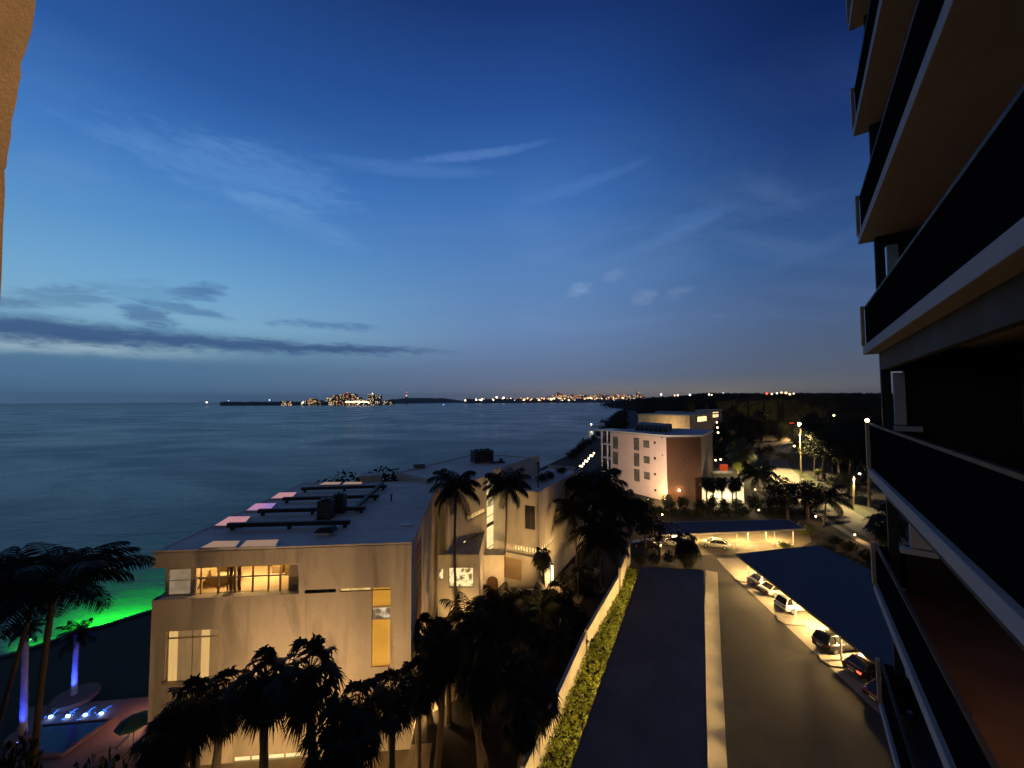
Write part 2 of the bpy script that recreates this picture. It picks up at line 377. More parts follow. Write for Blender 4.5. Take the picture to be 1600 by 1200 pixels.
# ------------------------------------------------------------------ water
wm = bpy.data.materials.new('bay water'); wm.use_nodes = True; Tw = NT(wm.node_tree); b = Tw.n['Principled BSDF']
tc = Tw.n.new('ShaderNodeTexCoord').outputs['Object']
n0 = Tw.noise(Tw.mapping(tc, (0.012, 0.02, 1), (0, 0, 0.4)), 1.0, 5, 0.6, 0.6)
Tw.l.new(Tw.mix(Tw.mr(n0, 0.35, 0.65), (0.006, 0.022, 0.022), (0.011, 0.036, 0.034)), b.inputs['Base Color'])
b.inputs['IOR'].default_value = 1.30
Tw.put(b.inputs['Roughness'], Tw.mr(n0, 0.3, 0.7, 0.22, 0.38))
n1 = Tw.noise(Tw.mapping(tc, (0.35, 0.75, 1), (0, 0, -0.35)), 1.0, 4, 0.62, 0.4)
n2 = Tw.noise(Tw.mapping(tc, (0.05, 0.16, 1), (0, 0, -0.25)), 1.0, 4, 0.6, 0.8)
hgt = Tw.m('ADD', Tw.m('MULTIPLY', n1, 0.5), Tw.m('MULTIPLY', n2, 1.7))
bn = Tw.n.new('ShaderNodeBump'); bn.inputs['Strength'].default_value = 0.36; bn.inputs['Distance'].default_value = 0.8
Tw.l.new(hgt, bn.inputs['Height']); Tw.l.new(bn.outputs[0], b.inputs['Normal'])
ZW = -1.5
w = MB(); w.sheet([(-40000, -2000), (40000, -2000), (40000, 40000), (-40000, 40000)], ZW)
structure('water', w, wm)

# ------------------------------------------------------------------ land
W1, W2 = G(0, 1052, ZW), G(236, 975, ZW)
dW = (W1 - W2).normalized()
W0 = W1 + dW * 70
SHORE = [(W0.x, W0.y), (W1.x, W1.y), (W2.x, W2.y), (-30, 60.5), (-17, 84), (0, 120), (24, 172), (44, 232), (62, 262), (105, 400), (190, 690), (331, 1135), (930, 3200), (2200, 5200), (5200, 7200)]
land = MB(); land.prism(SHORE + [(30000, 9000), (30000, -900), (-60, -900)], -3.0, 0.0)
structure('ground', land, M_soil)

def strip(name, pts, wid, z, m, kind='structure', off=0.0):
    mb = MB(); L = []; R = []
    pts = [Vector((p[0], p[1], 0)) for p in pts]
    # smooth the path
    for _ in range(2):
        q = [pts[0]]
        for a, b2 in zip(pts, pts[1:]): q += [a * .75 + b2 * .25, a * .25 + b2 * .75]
        pts = q + [pts[-1]]
    for i, p in enumerate(pts):
        d = (pts[min(i + 1, len(pts) - 1)] - pts[max(i - 1, 0)]).normalized(); n = Vector((-d.y, d.x, 0))
        L.append(p + n * (off + wid / 2) + Vector((0, 0, z))); R.append(p + n * (off - wid / 2) + Vector((0, 0, z)))
    for i in range(len(pts) - 1): mb.quad(R[i], R[i + 1], L[i + 1], L[i])
    o = mb.build(name, m); o['kind'] = kind; return o

ROADP = [(40, -30), (56, 30), (G(1400, 850).x, G(1400, 850).y), tuple(G(1320, 806)[:2]), tuple(G(1262, 766)[:2]), tuple(G(1212, 728)[:2]), tuple(G(1222, 706)[:2]), tuple(G(1238, 684)[:2]), tuple(G(1243, 662)[:2]), tuple(G(1238, 645)[:2])]
strip('road_verge', ROADP, 12.0, 0.012, mat('verge grass', (0.05, 0.06, 0.02), 0.95, 0.5, 0.5, bump=0.6, bscale=14))
strip('road', ROADP, 6.2, 0.03, M_road)
strip('pavement', ROADP[:6], 1.3, 0.10, M_concrete, off=5.2)

lot = MB(); lot.sheet([(4.0, 3), (5.0, 27), (16.8, 51), (21.5, 62), (30, 80), (56, 80), (51.5, 60), (47, 30), (41, 3)], 0.010)
structure('car_park', lot, M_asphalt)
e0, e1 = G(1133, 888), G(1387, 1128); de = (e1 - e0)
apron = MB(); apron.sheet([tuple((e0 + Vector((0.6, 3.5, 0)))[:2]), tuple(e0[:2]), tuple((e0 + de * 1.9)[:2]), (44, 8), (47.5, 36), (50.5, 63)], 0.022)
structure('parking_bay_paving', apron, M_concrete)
# lighter paving under the far carport
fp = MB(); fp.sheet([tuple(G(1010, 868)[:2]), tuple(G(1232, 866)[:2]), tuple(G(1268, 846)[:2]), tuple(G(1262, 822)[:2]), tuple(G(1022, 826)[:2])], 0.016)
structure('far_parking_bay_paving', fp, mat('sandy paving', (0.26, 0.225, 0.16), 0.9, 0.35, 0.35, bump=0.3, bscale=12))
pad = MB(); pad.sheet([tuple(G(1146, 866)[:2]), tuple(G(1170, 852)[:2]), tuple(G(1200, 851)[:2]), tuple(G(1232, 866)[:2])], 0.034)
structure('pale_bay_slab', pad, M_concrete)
strip('walkway', [tuple(G(1112, 893)[:2]), tuple(G(1113, 1000)[:2]), tuple(G(1117, 1199)[:2]), tuple(G(1124, 1500)[:2])], 1.5, 0.045, M_concrete)

# pool deck by the bay
ZD = 0.55
deck = MB(); deck.prism([tuple(G(5, 1190, ZD)[:2]), tuple(G(40, 1105, ZD)[:2]), tuple(G(150, 1096, ZD)[:2]), tuple(G(240, 1088, ZD)[:2]), (-24.9, 26.3), (-24.9, 17), (-33, 17)], 0.0, ZD)
structure('pool_deck', deck, M_deck)
lawn = MB(); lawn.sheet([(W0.x + 1, W0.y - .6), (W1.x + .6, W1.y - .6), (W2.x + .6, W2.y - .6), (-30, 59), (-27, 50), (-24, 29), (-30, 15), (-70, 5)], 0.008)
structure('lawn', lawn, M_lawn)
front = MB(); front.sheet([(-25, 27.5), (-6, 29.2), (-4, 12), (-25, 12)], 0.014)
structure('forecourt', front, mat('forecourt paving', (0.42, 0.34, 0.22), 0.85, 0.3, 0.5))
court = MB(); court.sheet([(-7, 44), (-2.0, 52.8), (3.3, 49.8), (9, 60), (13, 58), (4, 40), (-6.5, 32)], 0.012)
structure('courtyard', court, mat('courtyard paving', (0.30, 0.25, 0.18), 0.85, 0.3, 0.5))

# seawall cap
sw = MB()
pts = [Vector((x, y, 0)) for x, y in SHORE[:7]]
for a, b2 in zip(pts, pts[1:]):
    d = (b2 - a).normalized(); n = Vector((-d.y, d.x, 0))
    P = [a + n * .12, a - n * .45, b2 - n * .45, b2 + n * .12]
    sw.prism([(p.x, p.y) for p in P], -2.8, 0.16)
tag(sw.build('seawall', mat('dark seawall concrete', (0.06, 0.058, 0.05), 0.9, 0.4, 0.8)), 'dark concrete seawall along the green lit water at the bay edge', 'seawall')
# ------------------------------------------------------------------ flat roofed house in front
ZA = 14.6
FL, FR, BR, BL = G(240, 862, ZA), G(643, 848, ZA), G(687, 752, ZA), G(472, 755, ZA)
hA = thing('flat_roofed_house', 'large cream flat roofed house with glowing skylights and black beams on its roof', 'house', ((FL.x + BR.x) / 2, (FL.y + BR.y) / 2, 0))
wf = Wall(FL, FR); wr = Wall(FR, BR); wb = Wall(BR, BL); wl = Wall(BL, FL)
ZR = wf.px(350, 933)[1]      # floor of the recessed top storey
ZF = ZA - 1.15
s467 = wf.px(467, 905)[0]
slot_d = wf.rect(476, 921, 525, 926.5); slot_l = wf.rect(531, 919, 579, 924); tall = wf.rect(580.5, 918, 610, 1042); low = wf.rect(258, 985, 342, 1064)
low2 = wf.rect(364, 1178, 470, 1215); low2 = (low2[0], low2[1], 0.02, low2[3])
top_open = (0, s467, ZR, ZF)
w = MB()
wf.holed(w, 0.0, ZR, [slot_d, slot_l, (tall[0], tall[1], tall[2], ZR)] if False else [slot_d, slot_l, tall, low, low2])
wf.holed(w, ZR, ZF, [slot_d, slot_l, tall], s0=s467)
bs = wr.rect(651, 830, 658.5, 980)
wr.holed(w, 0.0, ZF, [bs]); wb.holed(w, 0.0, ZF, []); wl.holed(w, 0, ZR, []); wl.holed(w, ZR, ZF, [], s1=wl.L - 1.3)
# recessed top storey: floor, back wall
DR = 0.5
w.hexa([wf.p(0.0, ZR - 0.12, -DR), wf.p(s467, ZR - 0.12, -DR), wf.p(s467, ZR - 0.12, -0.305), wf.p(0.0, ZR - 0.12, -0.305), wf.p(0.0, ZR, -DR), wf.p(s467, ZR, -DR), wf.p(s467, ZR, -0.305), wf.p(0.0, ZR, -0.305)])
SU = wf.px(258.5, 910, -DR)[0]
wu = Wall(wf.p(SU, 0, -DR), wf.p(s467, 0, -DR))
up = wu.rect(304, 884, 452, 929.5); side = wu.rect(262, 889, 298, 930)
wu.holed(w, ZR, ZF, [up, side], th=0.2)
wq = Wall(wf.p(SU, 0, -6), wf.p(SU, 0, -DR - .2)); wq.holed(w, ZR, ZF, [], th=0.2)
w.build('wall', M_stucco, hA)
r = MB(); r.hexa([wf.p(-0.02, ZF + .01, 0.02), wf.p(wf.L + .02, ZF + .01, 0.02), Vector((BR.x + .02, BR.y + .02, ZF + .01)), Vector((BL.x - .02, BL.y + .02, ZF + .01)), wf.p(-.02, ZA - .12, .02), wf.p(wf.L + .02, ZA - .12, .02), Vector((BR.x + .02, BR.y + .02, ZA - .12)), Vector((BL.x - .02, BL.y + .02, ZA - .12))])
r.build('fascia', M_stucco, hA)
r = MB(); C4 = [FL, FR, BR, BL]; cen = (FL + FR + BR + BL) / 4
ins = [c + (cen - c).normalized() * 0.45 for c in C4]
r.prism([(p.x, p.y) for p in ins], ZA - .115, ZA - .03)
for i in range(4):   # lip round the roof
    a, b2, ai, bi = C4[i], C4[(i + 1) % 4], ins[i], ins[(i + 1) % 4]
    r.hexa([(a.x, a.y, ZA - .115), (b2.x, b2.y, ZA - .115), (bi.x, bi.y, ZA - .115), (ai.x, ai.y, ZA - .115), (a.x, a.y, ZA + .04), (b2.x, b2.y, ZA + .04), (bi.x, bi.y, ZA + .04), (ai.x, ai.y, ZA + .04)])
# seams of the membrane
for k in range(1, 7):
    t = k / 7; a = ins[0].lerp(ins[3], t); b2 = ins[1].lerp(ins[2], t); d = (ins[3] - ins[0]).normalized() * .05
    r.hexa([(a.x, a.y, ZA - .03), (b2.x, b2.y, ZA - .03), (b2.x + d.x, b2.y + d.y, ZA - .03), (a.x + d.x, a.y + d.y, ZA - .03), (a.x, a.y, ZA - .015), (b2.x, b2.y, ZA - .015), (b2.x + d.x, b2.y + d.y, ZA - .015), (a.x + d.x, a.y + d.y, ZA - .015)])
r.build('roof', M_roof, hA)
# windows
def pane(wall, parent, h, m, d=-0.14, name='pane'):
    g = MB(); g.quad(wall.p(h[0], h[2], d), wall.p(h[1], h[2], d), wall.p(h[1], h[3], d), wall.p(h[0], h[3], d)); return g.build(name, m, parent)
glass = bpy.data.materials.new('clear pane glass'); glass.use_nodes = True; T2 = NT(glass.node_tree)
tr = T2.n.new('ShaderNodeBsdfTransparent'); tr.inputs[0].default_value = (.93, .93, .9, 1); gl_ = T2.n.new('ShaderNodeBsdfGlossy'); gl_.inputs['Roughness'].default_value = 0.05
ms = T2.n.new('ShaderNodeMixShader'); fr = T2.n.new('ShaderNodeFresnel'); fr.inputs[0].default_value = 1.45
T2.l.new(fr.outputs[0], ms.inputs[0]); T2.l.new(tr.outputs[0], ms.inputs[1]); T2.l.new(gl_.outputs[0], ms.inputs[2]); T2.l.new(ms.outputs[0], T2.n['Material Output'].inputs[0])
# top storey window into a lit room
fm = MB(); bar = 0.07
for s0, s1, z0, z1 in ((up[0], up[0] + bar, up[2], up[3]), (up[1] - bar, up[1], up[2], up[3]), (up[0] + bar, up[1] - bar, up[2], up[2] + bar), (up[0] + bar, up[1] - bar, up[3] - bar, up[3])):
    wu.box(fm, s0, s1, z0, z1, -.16, -.04)
zmid = wu.px(380, 901.5)[1]
for x in (313, 340, 367, 394, 418.5, 437):
    s = wu.px(x, 905)[0]; wu.box(fm, s - .05, s + .05, up[2] + bar, up[3] - bar, -.15, -.05)
wu.box(fm, up[0] + bar, up[1] - bar, zmid - .045, zmid + .045, -.145, -.055)
win = fm.build('window', M_pale_frame, hA); pane(wu, win, (up[0] + bar, up[1] - bar, up[2] + bar, up[3] - bar), glass, -.10)
rm = MB()
wi = Wall(wu.p(up[0] - .4, 0, -4.6), wu.p(up[1] + .4, 0, -4.6))
rm.quad(wi.p(0, ZR), wi.p(wi.L, ZR), wi.p(wi.L, ZF - .02), wi.p(0, ZF - .02))
for s in (up[0] - .4, up[1] + .4): rm.quad(wu.p(s, ZR, -.21), wu.p(s, ZR, -4.6), wu.p(s, ZF - .02, -4.6), wu.p(s, ZF - .02, -.21))
rm.quad(wu.p(up[0] - .4, ZR + .02, -.21), wu.p(up[1] + .4, ZR + .02, -.21), wu.p(up[1] + .4, ZR + .02, -4.6), wu.p(up[0] - .4, ZR + .02, -4.6))
rm.quad(wu.p(up[0] - .4, ZF - .03, -.21), wu.p(up[1] + .4, ZF - .03, -.21), wu.p(up[1] + .4, ZF - .03, -4.6), wu.p(up[0] - .4, ZF - .03, -4.6))
M_room = mat('cream room wall', (0.72, 0.56, 0.34), 0.8, 0.08, 0.6)
room = rm.build('room', M_room, hA)
it = MB(); S = up[1] - up[0]
wu.box(it, up[0] + S * .76, up[0] + S * .97, ZR + .03, ZF - .3, -3.2, -2.6)       # wardrobe
wu.box(it, up[0] + S * .58, up[0] + S * .70, ZR + .03, ZR + 2.0, -3.4, -3.0)
it.build('wardrobe', mat('pale oak cabinet', (0.42, 0.30, 0.15), 0.6, 0.2, 2), room)
it = MB()
for k in range(5): wu.box(it, up[0] + S * .46, up[0] + S * .57, ZR + .25 + k * .42, ZR + .29 + k * .42, -4.4, -4.0)
for k in range(14):
    a = up[0] + S * (.465 + .1 * random.random()); z = ZR + .29 + random.randrange(5) * .42; wu.box(it, a, a + .08 + .1 * random.random(), z, z + .14 + .16 * random.random(), -4.35, -4.1)
it.build('shelf', M_frame, room)
it = MB()
for k in range(7): wu.box(it, up[0] + S * (.30 + k * .022), up[0] + S * (.318 + k * .022), ZR + .04, ZF - .15, -.42 - .05 * (k % 2), -.38 - .05 * (k % 2))
it.build('curtain', mat('cream curtain', (0.62, 0.46, 0.26), .9, .15, 3), room)
it = MB(); wu.box(it, up[0] + S * .02, up[0] + S * .30, ZR + .03, ZR + .7, -2.3, -1.4); wu.box(it, up[0] + S * .02, up[0] + S * .30, ZR + .7, ZR + 1.1, -2.3, -2.1)
it.build('sofa', mat('cream upholstery', (0.65, 0.52, 0.33), 0.9, 0.1, 2), room)
lm = MB(); q = wu.p(up[0] + S * .5, ZF - .1, -2.4); lm.cyl((q.x, q.y, q.z), .16, .06, 14); lf = lm.build('ceiling_lamp', E_warm, room)
for k in (.25, .62): light('room_light', lf, wu.p(up[0] + S * k, ZF - .35, -2.3), 290, (1, .66, .27), .2)
wu.window(side, hA, M_pale_frame, E_blind, 1, 1, .05, -.1, zb=[side[2] + (side[3] - side[2]) * .55])
pf = MB(); h = wu.rect(452.5, 884, 465, 929.5); wu.box(pf, h[0], h[1], h[2], h[3], -.03, .02)
pf.build('shutter', mat('grey brown shutter', (0.28, 0.22, 0.17), 0.7, 0.2, 3), hA)
# slots and the tall amber window
wf.window(slot_l, hA, M_pale_frame, E_win, 3, 1, .03, -.12)
wf.window(slot_d, hA, M_frame, M_dark_glass, 3, 1, .03, -.2)
z1, z2 = wf.px(595, 949)[1], wf.px(595, 968)[1]
f = MB()
for z in (z1, z2): wf.box(f, tall[0] + .03, tall[1] - .03, z - .05, z + .05, -.2, -.06)
wf.box(f, tall[0], tall[0] + .03, tall[2], tall[3], -.2, -.06); wf.box(f, tall[1] - .03, tall[1], tall[2], tall[3], -.2, -.06)
tw = f.build('window', M_pale_frame, hA)
pane(wf, tw, (tall[0] + .03, tall[1] - .03, z1 + .05, tall[3]), E_amber); pane(wf, tw, (tall[0] + .03, tall[1] - .03, tall[2], z2 - .05), E_amber)
pane(wf, tw, (tall[0] + .03, tall[1] - .03, z2 + .05, z1 - .05), emit('window with a view inside', (1, .8, .5), .7, .95, 1.6, (.12, .08, .04)))
# big lower left window with curtains
xs = [258, 261, 275, 298, 312, 325, 342]; zt = wf.px(300, 997)[1]
f = MB(); g = [wf.px(x, 1020)[0] for x in xs]
for x, wd in ((g[0], .06), (g[3], .05), (g[6] - .06, .06)): wf.box(f, x, x + wd, low[2], low[3], -.2, -.1)
wf.box(f, low[0], low[1], zt - .05, zt + .05, -.19, -.09); wf.box(f, low[0] - .1, low[1] + .1, low[2] - .12, low[2], -.05, .12)
lw = f.build('window', M_pale_frame, hA)
for k, m in ((1, E_curtain), (2, E_curtain_dim), (3, E_curtain_dim), (4, E_curtain), (5, E_curtain_dim)):
    pane(wf, lw, (g[k], g[k + 1], low[2], low[3]), m)
f = MB(); wf.box(f, low2[0], low2[1], low2[3] - .1, low2[3], -.2, -.05); 
for k in range(5): s = low2[0] + (low2[1] - low2[0]) * k / 4; wf.box(f, s - .04, s + .04, low2[2], low2[3] - .1, -.2, -.05)
gw = f.build('window', M_pale_frame, hA); pane(wf, gw, low2, E_stair)  # glowing pane added in place of the lamplit forecourt ground
f = MB(); wr.box(f, bs[0], bs[1], bs[2], bs[3], -.25, -.1)
for k in range(9): z = bs[2] + (bs[3] - bs[2]) * (k + .5) / 9; wr.box(f, bs[0], bs[1], z - .02, z + .02, -.1, -.06)
f.build('louvre_panel', mat('rust brown louvre', (0.20, 0.085, 0.03), 0.6, 0.2, 2), hA)
# skylights
def skylight(c, m):
    P = [G(x, y, ZA + .1) for x, y in c]; mb = MB(); mb.hexa([(p.x, p.y, ZA - .028) for p in P] + [(p.x, p.y, ZA + .14) for p in P])
    o = mb.build('skylight', M_white, hA); q = (P[0] + P[1] + P[2] + P[3]) / 4
    g = MB(); P2 = [p + (q - p) * .07 for p in P]; g.quad(*[(p.x, p.y, ZA + .146) for p in P2]); g.build('pane', m, o)
skylight(((333, 822.5), (380, 822), (393, 807), (357, 807.5)), E_sky_pink)
skylight(((383, 798.5), (422, 798), (433, 786.5), (399, 787)), E_sky_violet)
skylight(((422, 779.5), (456, 779), (465, 769.5), (436, 770)), E_sky_pink)
skylight(((311, 857), (369, 855.5), (377, 845.5), (333, 846)), E_sky_amber); skylight(((373, 855.5), (432, 854.5), (437, 843.5), (384, 845)), E_sky_amber)
skylight(((497, 758), (530, 757.5), (535, 753.5), (507, 753.5)), E_sky_amber); skylight(((534, 757.5), (566, 757), (567, 753.3), (539, 753.4)), E_sky_amber)
# beams standing on the roof
def beam(p, q, label, wd=.34):
    a, b2 = G(*p, ZA + .35), G(*q, ZA + .35); d = (b2 - a).normalized(); n = Vector((-d.y, d.x, 0)) * wd / 2; t = thing('roof_beam', label, 'beam', (a.x, a.y, ZA), 0, 'black beams on the flat roof')
    mb = MB(); P = [a - n, b2 - n, b2 + n, a + n]; mb.hexa([(v.x, v.y, ZA + .22) for v in P] + [(v.x, v.y, ZA + .55) for v in P]); mb.build('beam', M_steel, t)
    for k in (.04, .5, .96):
        c = a.lerp(b2, k); m = MB(); m.box((c.x, c.y, ZA + .095), (.25, .25, .245), atan2(d.y, d.x)); m.build('foot', M_steel, t)
beam((356, 821), (547, 816.5), 'long black steel beam on the flat roof, nearest the cream front edge')
beam((404, 799), (571, 794.5), 'black roof beam running behind the two condensers, starting at the violet skylight')
beam((442, 780), (592, 775.5), 'black roof beam starting at the farthest pink skylight')
beam((471, 764), (604, 760), 'farthest black cross beam on the flat roof, before the amber skylights')
beam((556, 794), (598, 755), 'slanting black beam joining the right ends of the cross beams')
def hvac(px, py, Y0, sc, label, rz):
    c = G(px, py, ZA - .03); t = thing('air_conditioner', label, 'air conditioner', c, rz, 'condensers on the flat roof')
    mb = MB(); mb.box((c.x, c.y, c.z + .78 * sc), (1.05 * sc, 1.05 * sc, 1.36 * sc)); mb.box((c.x, c.y, c.z + .05), (1.2 * sc, 1.2 * sc, .1)); mb.build('casing', M_blackroof, t, bevel=.05)
    m = MB()
    for k in range(9): m.box((c.x, c.y, c.z + (.22 + k * .135) * sc), (1.09 * sc, 1.09 * sc, .035)); 
    m.build('louvre', M_grey_metal, t)
    m = MB(); m.cyl((c.x, c.y, c.z + 1.46 * sc), .42 * sc, .14, 18); m.cyl((c.x, c.y, c.z + 1.6 * sc), .12 * sc, .05, 10); m.build('fan_grille', M_steel, t)
hvac(509, 809, 0, 1.1, 'left louvred condenser of the pair standing among the black roof beams', .1)
hvac(529, 800, 0, 1.1, 'right louvred condenser of the pair standing among the black roof beams', .1)
c = G(507, 835, ZA - .03); t = thing('roof_vent', 'low dark vent on pale curb in front of the nearest black beam', 'vent', c)
mb = MB(); mb.box((c.x, c.y, c.z + .12), (1.0, .7, .24)); mb.build('curb', M_white, t, bevel=.03); mb = MB(); mb.hexa([(c.x - .7, c.y - .4, c.z + .24), (c.x + .8, c.y - .4, c.z + .24), (c.x + .9, c.y + .4, c.z + .24), (c.x - .4, c.y + .4, c.z + .24), (c.x - .35, c.y - .2, c.z + .55), (c.x + .6, c.y - .2, c.z + .62), (c.x + .7, c.y + .3, c.z + .62), (c.x - .2, c.y + .3, c.z + .55)]); mb.build('hood', M_steel, t)
c = G(611.5, 783, ZA - .03); mb = MB(); mb.cyl(c, .07, .62, 10); mb.cyl((c.x, c.y, c.z + .58), .12, .12, 10)
tag(mb.build('vent_pipe', M_steel, loc=c), 'thin dark vent pipe standing alone on the right of the flat roof', 'vent')
for px, py, l in ((553, 822, 'short pale pipe stub by the right end of the nearest roof beam'), (536, 823, 'pale pipe stub left of its twin near the dark roof vent')):
    c = G(px, py, ZA - .03); mb = MB(); mb.cyl(c, .05, .4, 8); mb.ball((c.x, c.y, c.z + .4), .07, 8, 5); tag(mb.build('pipe_stub', M_white, loc=c), l, 'vent')
c = G(636, 821, ZA - .03); mb = MB(); mb.box((c.x, c.y, c.z + .06), (.9, .35, .12), .1); tag(mb.build('roof_drain', M_white, loc=c, bevel=.02), 'small white drain cover near the right edge of the flat roof', 'drain')

# ------------------------------------------------------------------ courtyard house behind
aB = Vector((.454, .891, 0)).normalized(); bB = Vector((aB.y, -aB.x, 0)); SB = Vector((-2.5, 53, 0))
def B(a, b2): return SB + aB * a + bB * b2
hB = thing('courtyard_house', 'white angular house with tall lit stair window and a glowing band round its corner', 'house', SB)
ZB1 = 15.1; ZB2 = 13.2
f1 = Wall(B(-10.5, 0), B(16, 0)); f2 = Wall(B(0, 0.02), B(0, 6.5)); f3 = Wall(B(0, 6.5), B(20, 6.5))
w = MB()
wA, wB = AT(684, 900, 43.2), AT(748, 900, 43.2); fw = Wall(wA, wB); art = fw.rect(701, 887, 740, 918); art2 = fw.rect(685.5, 889, 693, 906); rib = f1.rect(730, 796, 759, 812); balc = f1.rect(711, 838, 751, 870); vert = f1.rect(738, 834, 742, 857); door1 = f1.rect(751, 874, 759, 906)
sr = (f1.px(760.5, 800)[0], f1.px(772, 800)[0])
za = f1.px(766, 862)[1]
def slant(q0, q1, th=.5):    # ribbon seen slanting along the wall: use its own ends
    return None
rib = (f1.px(730, 808)[0], f1.px(759, 798)[0], f1.px(745, 807.5)[1], f1.px(745, 799.5)[1])
balc = (f1.px(713, 850)[0], f1.px(750, 850)[0], f1.px(732, 866)[1], f1.px(732, 842)[1])
stair = (sr[0], f1.L - 16.02, za, ZB1 - .25)
f1.holed(w, 0, ZB1, [rib, balc, stair], s1=f1.L - 16.0)
f1.holed(w, 0, ZB1 + .5, [], s0=f1.L - 16.0)
win2 = f2.rect(820, 790, 836, 827); band2 = (f2.px(801, 850)[0], f2.L - .02, f2.px(838, 866)[1], f2.px(838, 857.5)[1]); gar = f2.rect(786, 872, 815, 906)
arch = f2.rect(775, 874, 782, 906)
f2.holed(w, 0, ZB2, [win2, band2, gar])
band3 = (0.02, f3.px(865, 845)[0], band2[2], band2[3])
f3.holed(w, 0, ZB2, [band3])
for P in ((B(16, 0), B(16, -13)), (B(16, -13), B(-5.3, -12.7)), (B(-5.3, -12.7), B(-7, -5.6))): Wall(*P).holed(w, 0, ZB1, [])
ztw = AT(720, 869, 43.2).z; fw.holed(w, 0, ztw, [art, art2]); fw2 = Wall(wB, (-3.62, 50.5)); fw2.holed(w, 0, ztw, []); w.hexa([(wA.x, wA.y + .02, ztw), (wB.x, wB.y + .02, ztw), (-3.62, 50.5, ztw), (-7.9, 43.4, ztw), (wA.x, wA.y + .02, ztw + .15), (wB.x, wB.y + .02, ztw + .15), (-3.62, 50.5, ztw + .15), (-7.9, 43.4, ztw + .15)])
Wall(B(20, 6.5), B(20, 0)).holed(w, 0, ZB2, [])
w.build('wall', M_stucco2, hB)
r = MB(); ins = [B(-10.2, -.3), B(15.7, -.3), B(15.7, -12.7), B(-5.2, -12.4), B(-6.9, -5.4), B(-10.3, -1.4)]
r.prism([(p.x, p.y) for p in ins], ZB1 - .5, ZB1 - .12); ins2 = [B(.3, .1), B(.3, 6.2), B(19.7, 6.2), B(19.7, .1)]; r.prism([(p.x, p.y) for p in ins2], ZB2 - 1.0, ZB2 - .5)
r.build('roof', M_roof, hB)
g = MB()
for z0, z1 in ((stair[2], f1.px(766, 822)[1]), (f1.px(766, 819)[1], f1.px(766, 777)[1]), (f1.px(766, 774)[1], stair[3])): f1.box(g, stair[0] + .02, stair[1] - .02, z0 + .18, z1 - .12, -.22, -.14)
st = g.build('stair_window', E_stair, hB)
for y in (820.5, 775.5, 855, 806, 790, 748): g = MB(); z = f1.px(766, y)[1]; hh = .16 if y in (820.5, 775.5) else .035; f1.box(g, stair[0] + .02, stair[1] - .02, z - hh, z + hh, -.13, -.08); g.build('glazing_bar', M_frame, st)
fw.window(art, hB, M_frame, E_art, 1, 1, .06); fw.window(art2, hB, M_frame, E_art, 1, 1, .05); f1.window(rib, hB, M_frame, E_win, 5, 1, .05)
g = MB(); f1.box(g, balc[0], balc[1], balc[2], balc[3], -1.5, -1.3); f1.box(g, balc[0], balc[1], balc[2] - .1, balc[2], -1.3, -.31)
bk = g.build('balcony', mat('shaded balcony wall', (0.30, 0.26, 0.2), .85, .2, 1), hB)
g = MB(); n = 14
for k in range(n): s = balc[0] + (balc[1] - balc[0]) * (k + .5) / n; f1.box(g, s - .02, s + .02, balc[2], balc[2] + .95, -.12, -.08)
f1.box(g, balc[0], balc[1], balc[2] + .95, balc[2] + 1.0, -.13, -.07); g.build('railing', M_steel, bk)
g = MB(); s = f1.px(739, 845)[0]; f1.box(g, s - .12, s + .22, balc[2], balc[3] - .05, -1.29, -1.24); g.build('window', E_stair, bk)
f2.window(win2, hB, M_frame, M_dark_glass, 2, 1, .08)
E_band = emit('glowing ribbon window', (1.0, 0.70, 0.26), 1.1, 0.6, 2.5, (0.4, 0.24, 0.08)); g = MB(); f2.box(g, band2[0], band2[1], band2[2], band2[3], -.25, -.15); f3.box(g, band3[0] + .25, band3[1], band3[2], band3[3], -.25, -.15); bw = g.build('band_window', E_band, hB)
for k in range(9): g = MB(); s = band2[0] + (band2[1] - band2[0]) * (k + .5) / 9; f2.box(g, s - .03, s + .03, band2[2], band2[3], -.14, -.08); g.build('glazing_bar', M_frame, bw)
for k in range(7): g = MB(); s = band3[0] + (band3[1] - band3[0]) * (k + .5) / 7; f3.box(g, s - .03, s + .03, band3[2], band3[3], -.14, -.08); g.build('glazing_bar', M_frame, bw)
g = MB(); f2.box(g, band2[0] - 1.2, f2.L, band2[2] - .42, band2[2] - .28, .002, .5); g.build('canopy', M_stucco2, hB)
g = MB(); f2.box(g, gar[0], gar[1], gar[2], gar[3], -.3, -.2)
for k in range(4): z = gar[2] + (gar[3] - gar[2]) * (k + .5) / 4; f2.box(g, gar[0], gar[1], z - .02, z + .02, -.2, -.18)
g.build('garage_door', mat('tan garage door', (0.42, 0.30, 0.18), .7, .15, 1), hB)
# arched entry porch at the inner corner
pw = Wall((-4.1, 49.0), (-1.1, 49.0)); g = MB()
zt = pw.px(763, 869)[1]
P = []
for k in range(9):
    a = pi * k / 8; P.append((1.5 - .75 * cos(a), 2.35 + .75 * sin(a)))
for (s0, z0), (s1, z1) in zip(P, P[1:]):
    g.hexa([pw.p(s0, z0, -.3), pw.p(s1, z1, -.3), pw.p(s1, z1, 0), pw.p(s0, z0, 0), pw.p(s0, zt, -.3), pw.p(s1, zt, -.3), pw.p(s1, zt, 0), pw.p(s0, zt, 0)])
pw.box(g, 0, .75, 0, zt, -.3, 0); pw.box(g, 2.25, 3.0, 0, zt, -.3, 0); pw.box(g, -.1, 3.1, zt + .002, zt + .15, -2.0, .1)
po = g.build('porch', M_stucco2, hB)
g = MB(); pw.box(g, .85, 2.15, 0, 2.9, -1.3, -1.2); g.build('door', mat('dark timber door', (0.16, 0.08, 0.035), .6, .2, 2), po)
light('porch_light', po, pw.p(1.5, zt - .4, -.7), 160, WARM, .1)
